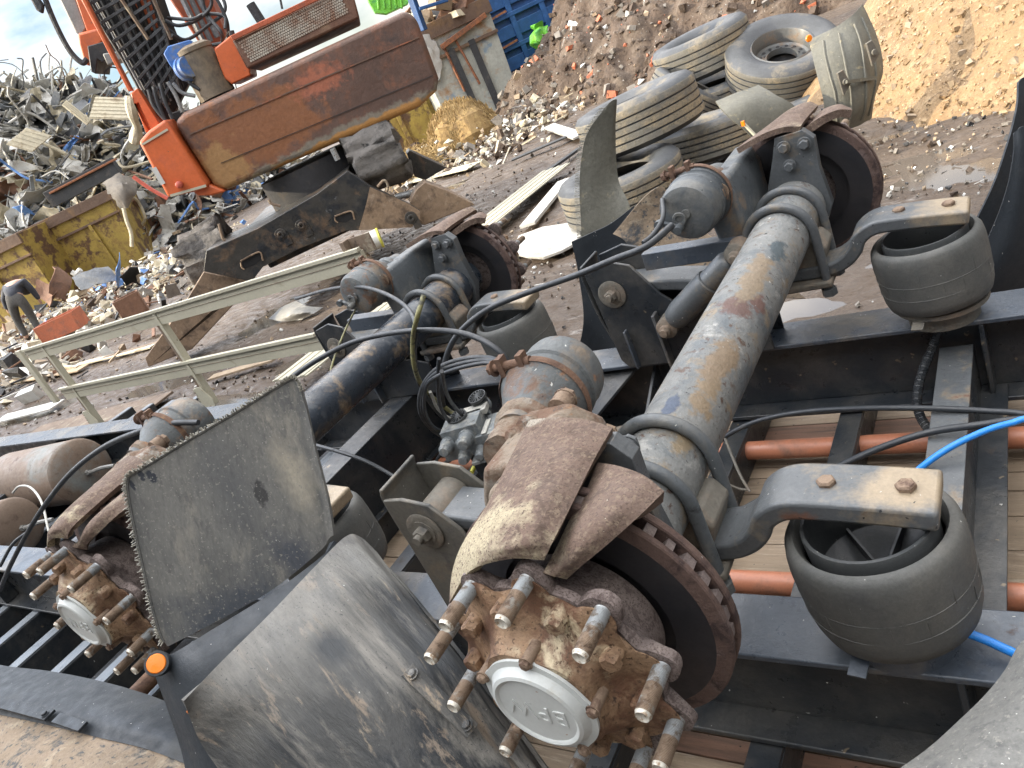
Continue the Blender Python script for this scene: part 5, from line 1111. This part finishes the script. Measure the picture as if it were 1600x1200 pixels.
# cab, top left
poly([(78,-30),(104,-42),(136,44),(128,56),(118,52)], 10.2, 1.0, M['greysteel'], 'cab', bevel=.02, label='grey cab pillar and glazing')
poly([(104,-42),(122,-50),(152,30),(150,52),(136,50)], 10.15, .2, M['orange'], 'cab_pillar', bevel=.01)
poly([(120,52),(150,44),(164,62),(146,86),(140,104),(131,100),(122,70)], 10.0, .8, M['orange'], 'cab_corner', bevel=.03, seg=3)
poly([(136,72),(172,62),(178,84),(160,98),(152,92),(150,116),(142,112)], 9.9, .5, M['black'], 'cab_step', bevel=.01)
poly([(160,84),(196,78),(200,88),(168,102)], 9.85, .3, M['greysteel'], 'cab_bracket', bevel=.01)
b = MB(); b.tube([atd(60,-30,9.8), atd(84,32,9.8), atd(108,78,9.8), atd(128,98,9.8), atd(136,92,9.8)], .03, 8); b.build('grab_rail', M['scrap_dark'], EX)
poly([(44,-6),(54,-12),(68,8),(66,22),(56,16)], 9.75, .06, M['scrap_dark'], 'mirror', bevel=.02)
b = MB(); b.tube([atd(176+13*math.cos(a), 118+13*math.sin(a), 10) for a in [2*PI*k/12 for k in range(12)]], .008, 6, closed=True); b.build('cable_loop', M['hose'], EX)
b = MB(); b.cyl(atd(410,36,9.3), atd(391,6,9.3), .05, 14); b.build('exhaust', M['scrap_dark'], EX)
b = MB(); b.cyl(atd(364,58,9.0), atd(361,48,9.0), .03, 12); b.build('filler_cap', M['scrap_dark'], EX)
b = MB(); b.cyl(atd(441,14,9.3), atd(437,-6,9.3), .012, 8); b.build('antenna', M['scrap_dark'], EX)
# turntable
b = MB(); b.lathe(atd(500,280,9.3), UP, [(.62,-.1),(.62,.22),(.5,.24)], 40); b.build('turntable', M['black'], EX)
b = MB(); b.cyl(atd(519,232,8.5), atd(528,250,8.5), .03, 10); b.build('grease_fitting', M['zinc'], EX)
# undercarriage leg box with outrigger
leg = poly([(322,392),(402,357),(495,303),(543,267),(579,291),(638,318),(657,330),(656,345),(643,355),(540,361),(470,388),(411,417),(393,440),(318,424)], 8.1, .10, M['leg'], 'outrigger_leg', bevel=.006, label='long oily steel outrigger leg plate')
b = MB(); b.prism([atd(u, v, 8.15) for u, v in [(322,392),(402,357),(495,303),(543,267),(543,300),(411,400),(325,420)]], HD*.75); b.build('leg_box', M['leg'], leg)
b = MB(); b.prism([atd(u, v, 8.095) for u, v in [(578,292),(638,318),(657,330),(656,345),(643,355),(560,360),(572,320)]], HD*.006*-1); b.build('muddy_end', M['leg_tan'], leg)
for (u, v, r) in ((439,366,.06),(471,352,.06),(642,340,.065)):
    b = MB(); c0 = atd(u, v, 8.1); b.lathe(c0, -HD, [(r,0),(r,.02),(r*.55,.022),(r*.55,.04),(r*.25,.041),(r*.22,.02),(0,.02)], 24); b.box(c0-HD*.008+V((.02,.02,-.07)), (.08,.02,.12), Matrix.Rotation(yawv,3,'Z')); b.build('pivot_pin', M['leg'], leg, bevel=.002, angle=35)
for uv in ([(376,408),(404,394),(410,404),(398,414),(382,420)], [(523,338),(548,330),(553,340),(540,348),(528,347)]):
    b = MB(); b.prism([atd(u, v, 8.097) for u, v in uv], HD*.002); o2 = b.build('pocket', mat('pocket_black', (.006,.006,.007), (), .8, 0, (0, 10)), leg)  # near-black plate painted as the shaded inside of the pocket
    b = MB(); b.tube([atd(u, v, 8.08) for u, v in uv[:3]]+[atd(uv[2][0]+1, uv[2][1]+3, 8.08)], .009, 6); b.tube([atd(uv[0][0], uv[0][1]+2, 8.08), atd(uv[-1][0]-4, uv[-1][1]-2, 8.08), atd(uv[-1][0], uv[-1][1]+1, 8.08)], .008, 6); b.build('pocket_rim', M['leg_tan'], leg)
poly([(318,424),(393,440),(408,418),(378,462),(300,546),(232,574),(226,560),(290,470)], 8.35, .35, M['leg_tan'], 'outrigger_foot', bevel=.01, label='muddy brown outrigger foot reaching the ground')
poly([(640,316),(650,296),(664,284),(700,298),(742,320),(664,352),(652,350)], 8.3, .3, M['leg_tan'], 'outrigger_foot', bevel=.01)
poly([(636,240),(640,235),(698,262),(664,282),(648,276)], 9.0, .4, M['leg'], 'chassis_plate', bevel=.01)
b = MB(); b.cyl(atd(618,308,8.6), atd(650,300,8.6), .035, 14); b.build('ram_rod', M['zinc'], EX)
for (u, v, D_, r) in ((590,246,8.75,.34),(330,395,8.9,.34)):
    b = MB(); c0 = atd(u, v, D_); c0.z = max(c0.z, r*.9); b.lathe(c0-RD*.28, RD, [(r*.5,-.02),(r*.9,0),(r,.03),(r,.14),(r,.28),(r,.42),(r,.53),(r*.9,.56),(r*.5,.58)], 64)
    for p in b.v: p += (p-c0)*.12*mnoise.noise(p*3.2)+(p-c0).normalized()*(.05*mnoise.cell(p*9)-.02)
    b.build('wheel', M['burnt'], EX, angle=60)
b = MB(); b.box(atd(500,330,9.6), (1.4,1.6,.5), Matrix.Rotation(yawv,3,'Z')); b.build('chassis', M['leg'], EX, bevel=.02)
for pts in ([(342,350),(348,372),(352,375)], [(420,312),(424,318),(438,322)], [(590,292),(600,282),(606,290),(604,300)]):
    b = MB(); b.tube([atd(u, v, 8.05) for u, v in pts], .014, 8); b.build('grab_handle', M['rustpost'], leg)

# ------------------------------------------------------------------ skips and container
def skip(cuv, D, w, h, d, m, label, yaw=0, lean=.12, rim=M['skip_rust'], ribs=3, zb=0):
    base = atd(cuv[0], cuv[1], D); base.z = zb; q = Matrix.Rotation(yawv+yaw, 3, 'Z')
    t = empty('skip', base, label, 'skip', None)
    def W(x, y, z): return base+q @ V((x, y, z))
    b = MB(); k = lean*h; th = .06
    # front, back, sides as inclined plates
    b.hexa([W(-w/2+k,0,0), W(w/2-k,0,0), W(w/2-k,th,0), W(-w/2+k,th,0), W(-w/2,-k,h), W(w/2,-k,h), W(w/2,-k+th,h), W(-w/2,-k+th,h)])
    b.hexa([W(-w/2+k,d-th,0), W(w/2-k,d-th,0), W(w/2-k,d,0), W(-w/2+k,d,0), W(-w/2,d+k-th,h), W(w/2,d+k-th,h), W(w/2,d+k,h), W(-w/2,d+k,h)])
    for s in (-1, 1):
        b.hexa([W(s*(w/2-k),th,0), W(s*(w/2-k-th),th,0), W(s*(w/2-k-th),d-th,0), W(s*(w/2-k),d-th,0), W(s*w/2,-k+th,h-.002), W(s*(w/2-th),-k+th,h-.002), W(s*(w/2-th),d+k-th,h-.002), W(s*w/2,d+k-th,h-.002)])
    body = b.build('body', m, t, bevel=.01)
    b = MB(); b.box(W(0,-k-.02,h-.14), (w+.1, .08, .30), q, m=0); b.box(W(0,-k*.75-.03,h*.72), (w, .07, .07), q)
    b.build('top_rail', rim, t, bevel=.01)
    for i in range(ribs):
        x = -w/2*.8+w*.8*(i+.5)/ribs*1.0; b = MB(); b.bar(W(x,-.05,.05), W(x*1.08,-k*.7-.05,h*.72), .10, .08, hint=q @ V((0,1,0))); b.build('rib', m, t, bevel=.008)
    return t, W
skip((158,440), 25.5, 3.6, 2.35, 2.0, M['skip_yellow'], 'rust scarred yellow skip in front of the scrap heap', yaw=.0, ribs=2)
skip((35,476), 24.5, 3.0, 2.3, 2.0, M['skip_yellow'], 'yellow skip behind the bent person at the left edge', yaw=-.25, ribs=1)
skip((675,190), 18.6, 2.4, 2.0, 1.6, M['skip_yellow'], 'yellow skip partly hidden behind the counterweight', yaw=.1, ribs=3)
t, W = skip((760,178), 17.2, 1.75, 2.35, 2.6, M['skip_pale'], 'pale blue and rust skip with two dark bars on its end', yaw=.05, lean=.03, ribs=0)
for x in (-.18, .28):
    b = MB(); b.bar(W(x,-.10,1.75), W(x+.02,-.06,.2), .14, .05, hint=HD); b.build('dark_bar', M['scrap_dark'], t, bevel=.005)
b = MB(); b.bar(W(-.35,-.14,1.85), W(.75,-.14,2.05), .12, .1); b.bar(W(-.3,-.12,1.9), W(-.25,-.1,.9), .05,.04); b.bar(W(-.02,-.12,1.9), W(.1,-.1,.9), .05,.04); b.build('rusty_lever', M['orange_rust'], t, bevel=.01)
b = MB(); b.patch([[W(-.95,-.12,2.2),W(-.7,-.2,2.25),W(-.4,-.1,2.1)],[W(-.98,-.12,1.8),W(-.7,-.22,1.75),W(-.42,-.12,1.8)],[W(-.9,-.12,1.35),W(-.7,-.2,1.30),W(-.5,-.12,1.5)]], .02, 6, wob=.05)
c0 = W(-.7,-.1,1.3); single(b, 'cloth_bundle', M['white'], c0, 'crumpled white plastic sheet hanging over the pale skip', 'plastic sheet')
b = MB()
Rr_ = random.Random(5)
for k in range(160): rock(b, W(Rr_.uniform(-.8,.8), Rr_.uniform(-.1,2.4), 2.35+Rr_.uniform(-.1,.35)), Rr_.uniform(.06,.28), Rr_.randrange(4), .5, Rr_)
single(b, 'rubbish', [M['stone_tan'], M['scrap_rust'], M['scrap_dark'], M['alu_cream']], W(0,1,2.3), 'mixed rubbish filling the pale skip', 'rubbish', kind='stuff', smooth=False)
# blue tipped frame and lime sheet above the counterweight
b = MB(); b.bar(atd(640,-12,16.5), atd(662,48,16.5), .13, .13); b.bar(atd(640,-8,16.5), atd(745,-30,16.5), .15, .12); b.bar(atd(655,14,16.4), atd(700,0,16.4), .10, .06)
single(b, 'blue_frame', M['skip_blue'], atd(660,48,16.5), 'bright blue steel frame corner above the counterweight', 'frame', bevel=.01)
b = MB(); b.prism([atd(u, v, 19) for u, v in [(574,0),(590,-25),(640,-35),(638,6),(604,22),(586,20)]], HD*.3)
for k in range(5): b.bar(atd(588+9*k,-22,18.98), atd(592+9*k,14,18.98), .05, .03, hint=HD)
single(b, 'lime_bin', M['lime'], atd(605,20,19), 'lime green plastic bin far behind the counterweight', 'bin', bevel=.03)
# blue container
base = atd(858,135,20.5); base.z = 0; q = Matrix.Rotation(yawv+.05, 3, 'Z'); ct = empty('container', base, 'dark blue ribbed steel container behind the soil heap', 'container')
def W(x, y, z): return base+q @ V((x, y, z))
b = MB(); b.box(W(.6,1.3,1.9), (3.4,2.5,3.8), q); b.build('body', M['skip_blue'], ct, bevel=.02)
for x in (-1.05,-.25,.55,1.35,2.15):
    b = MB(); b.box(W(x,.0,1.9), (.14,.12,3.8), q); b.build('post', M['skip_blue'], ct, bevel=.01)
for z in (.5,1.2,1.9,2.6,3.3):
    b = MB(); b.box(W(.6,-.02,z), (3.3,.10,.10), q); b.box(W(.6,-.0,z+.35), (3.3,.05,.3), q); b.build('rib', M['skip_blue'], ct, bevel=.01)
for z in (1.25,1.95,2.65):
    b = MB(); b.bar(W(-1.1,-.1,z), W(-.35,-.1,z+.06), .04, .05); b.build('rusty_hinge', M['orange_rust'], ct)
b = MB(); c0 = atd(847,62,20.0); b.lathe(c0-V((0,0,.34)), UP, [(.06,0),(.18,.14),(.25,.36),(.22,.52),(.10,.62),(.15,.70)], 20)
for p in b.v: p += V((mnoise.noise(p*6), mnoise.noise(p*6+V((9,0,0))), mnoise.noise(p*6+V((0,9,0)))))*.11
single(b, 'rubbish_bag', M['lime'], c0-V((0,0,.34)), 'lime green plastic bag caught on the ribs of the blue container', 'bag', angle=30)
# straw pile
b = MB(); c0 = atd(728,218,15.5); c0.z = 0; Rr_ = random.Random(8)
b.lathe(c0, UP, [(.78,-.1),(.74,.25),(.60,.55),(.38,.78),(.0,.86)], 40)
for p in b.v: p += (p-c0)*.22*mnoise.noise(p*2.4)
core = b
for k in range(2600):
    th = Rr_.uniform(0, 2*PI); hh = Rr_.random()**.8; rr = .76*(1-hh**2.2)**.5
    p = c0+V((math.cos(th)*rr, math.sin(th)*rr, hh*.86)); d = V((math.cos(th)*.4+Rr_.gauss(0,.3), math.sin(th)*.4+Rr_.gauss(0,.3), -1+Rr_.gauss(0,.35))).normalized()*Rr_.uniform(.08,.28)
    b.bar(p-d/2, p+d/2, .012, .006, m=Rr_.randrange(2))
single(b, 'straw_pile', [M['straw'], M['drystem'] if 'drystem' in M else M['haystem']], c0, 'golden straw pile against the foot of the pale skip', 'straw', kind='stuff', smooth=False)
b = MB()
for k in range(900):
    a = atd(Rr_.uniform(590,670), Rr_.uniform(195,232), Rr_.uniform(14,16)); a.z = Rr_.uniform(0,.35); d = V((Rr_.gauss(0,1), Rr_.gauss(0,1), Rr_.gauss(.2,.6))).normalized()*Rr_.uniform(.1,.4); b.tube([a, a+d*.5+V((0,0,.05)), a+d], .006, 4, m=0, smooth=2)
single(b, 'tangled_stems', [M['haystem']], atd(630,215,15), 'tangle of dry brown stems beside the yellow skip', 'stems', kind='stuff', smooth=False)

# ------------------------------------------------------------------ scrap metal heap, far left
def bent_sheet(b, c, w, h, R, m, calm=None):
    q = Matrix.Rotation(R.random()*6.28, 3, 'Z') @ Matrix.Rotation(R.uniform(-1.2,1.2), 3, 'X') @ Matrix.Rotation(R.uniform(-1,1), 3, 'Y')
    nx_, ny_ = 6, 5; fz = R.choice((.03,.07,.11)) if calm is None else calm; cv = R.uniform(-.5,.5); cv2 = R.uniform(-.35,.35); rows = []
    for i in range(ny_):
        row = []
        for j in range(nx_):
            x = (j/(nx_-1)-.5); yv = (i/(ny_-1)-.5)
            z = cv*w*(x*x*2)+cv2*h*yv*abs(yv)*2+R.gauss(0,fz)*w
            row.append(c+q @ V((x*w*R.uniform(.85,1.1), yv*h*R.uniform(.85,1.1), z)))
        rows.append(row)
    b.patch(rows, .012, 1 if w < .9 else 2, m=m)
R = random.Random(21); hc = atd(40,300,33); hc.z = 0
SM = [M['alu'], M['alu_dark'], M['alu_cream'], M['scrap_rust'], M['scrap_dark'], M['white'], M['bluescrap'], M['teal'], M['redscrap']]
b = MB(); RU_, RV_, H_ = 10.5, 7.0, 7.5
n = 40
def hz(a, bb): r = min(1, math.sqrt(a*a+bb*bb)); return H_*(1-r**1.5)
for j in range(n+1):
    for i in range(n+1):
        a = -1+2*i/n; c2 = -1+2*j/n; p = hc+RD*a*RU_+HD*c2*RV_; p.z = hz(a, c2)*.93-.3+.5*mnoise.noise(p*.7); b.v.append(p)
for j in range(n):
    for i in range(n): b.f.append([j*(n+1)+i, j*(n+1)+i+1, (j+1)*(n+1)+i+1, (j+1)*(n+1)+i]); b.m.append(1)
wts = [0]*22+[1]*12+[2]*10+[3]*4+[4]*5+[5]*6+[6]
for k in range(4600):
    th = R.uniform(0, 2*PI); r = math.sqrt(R.random()); a, c2 = r*math.cos(th), r*math.sin(th)
    if c2 > .25: continue
    p = hc+RD*a*RU_+HD*c2*RV_; p.z = hz(a, c2)+R.uniform(-.2,.25)
    m = R.choice(wts); ty = R.random()
    if ty < .46: bent_sheet(b, p, .35+1.6*R.random()**1.6, .15+.75*R.random()**1.5, R, m)
    elif ty < .75:
        d = V((R.gauss(0,1), R.gauss(0,1), R.gauss(0,.55))).normalized()*R.uniform(.6,3.0); b.bar(p-d/2, p+d/2, R.uniform(.02,.13), R.uniform(.015,.06), m=m)
    elif ty < .88:
        pts = [p]; d = V((R.gauss(0,1), R.gauss(0,1), R.gauss(0,.5))).normalized()
        for i in range(4): d = (d+V((R.gauss(0,.5), R.gauss(0,.5), R.gauss(0,.5)))).normalized(); pts.append(pts[-1]+d*R.uniform(.3,.7))
        b.tube(pts, R.uniform(.015,.05), 6, m=m, smooth=3)
    else: rock(b, p, R.uniform(.1,.45), m, .5, R)
single(b, 'scrap_heap', SM, hc, 'tall heap of crushed aluminium and mixed scrap at the far left', 'scrap heap', kind='stuff', angle=30)
def ribbed(uvD, m, label, nrib=7, thick=.04):
    A_, B_, C_ = [atd(*q) for q in uvD]; b = MB(); nrm_ = (B_-A_).cross(C_-A_).normalized()
    b.prism([A_, B_, B_+(C_-A_), C_], nrm_*thick)
    for k in range(nrib):
        q = (k+.5)/nrib; b.bar(A_+(C_-A_)*q-nrm_*.03*(1 if nrm_.dot(HD) > 0 else -1), B_+(C_-A_)*q-nrm_*.03*(1 if nrm_.dot(HD) > 0 else -1), (C_-A_).length/nrib*.4, .06, hint=nrm_)
    c = (A_+B_+C_)/3; return single(b, 'corrugated_sheet', m, c, label, 'corrugated sheet', 'corrugated sheets on the scrap heap', bevel=.004)
ribbed([(140,186,27),(205,188,27),(150,152,27.4)], M['alu_cream'], 'pale corrugated sheet standing on the heap next to the excavator arm', 6)
ribbed([(97,165,26.5),(136,196,26.4),(104,157,26.6)], M['alu_cream'], 'small folded corrugated panel in the middle of the scrap heap', 4)
ribbed([(10,226,26),(50,238,26),(42,200,26.2)], M['alu_cream'], 'crumpled corrugated panel at the left of the scrap heap', 5)
b = MB(); b.bar(atd(78,312,26.3), atd(182,258,26.3), .35, .5, hint=UP); b.bar(atd(78,302,26.1), atd(182,248,26.1), .12, .06, hint=UP, m=1)
single(b, 'steel_beam', [M['scrap_dark'], M['orange_rust']], atd(130,285,26.2), 'dark steel beam lying behind the yellow skip', 'beam', bevel=.01)
b = MB(); b.patch([[atd(160,285,22),atd(185,272,22),atd(212,280,22.1)],[atd(172,305,21.8),atd(192,300,21.7),atd(214,300,21.9)],[atd(192,330,21.9),atd(200,325,21.8),atd(206,312,22)]], .03, 5, wob=.05)
single(b, 'torn_sheet', M['stone'], atd(195,330,22), 'torn grey sheet hanging over the corner of the yellow skip', 'sheet')
b = MB(); b.tube([atd(193,325,21.6), atd(198,345,21.6), atd(205,365,21.6), atd(206,385,21.6)], .05, 8)
single(b, 'hanging_strap', M['alu_cream'], atd(205,385,21.6), 'pale strap hanging down the yellow skip', 'strap')
b = MB(); b.tube([atd(208,276,15), atd(235,295,15), atd(262,310,15)], .035, 8); single(b, 'red_pipe', M['redscrap'], atd(262,310,15), 'thin faded red pipe leaning left of the orange body', 'pipe')
b = MB(); b.tube([atd(204,150,12), atd(208,180,12), atd(214,200,12.2), atd(211,222,12.3)], .07, 10, rf=lambda q: .07+.02*math.sin(q*9)); single(b, 'bent_duct', M['alu_cream'], atd(211,222,12.3), 'crumpled cream duct hanging left of the orange boom', 'duct')
b = MB(); b.cyl(atd(119,428,19), atd(127,450,19), .05, 12); b.tube([atd(112,425,19), atd(119,428,19), atd(126,421,19)], .06, 8); single(b, 'plastic_pipe', M['white'], atd(127,450,19), 'white plastic pipe fitting standing behind the debris', 'pipe')
for i, (u, v, m, l) in enumerate([(95,440,'scrap_rust','brown bent panel lying right of the person'),(80,462,'scrap_rust','lower brown panel beside the person'),(150,432,'alu_dark','grey plastic tub in the debris'),(185,425,'bluescrap','pale blue panel in the debris'),(205,432,'scrap_dark','black scrap ring beyond the debris')]):
    b = MB(); c0 = atd(u, v, 17.5); bent_sheet(b, c0, .8, .4, random.Random(40+i), 0, .012); single(b, 'scrap_panel', M[m], c0, l, 'scrap panel', 'panels in the debris behind the side guard')
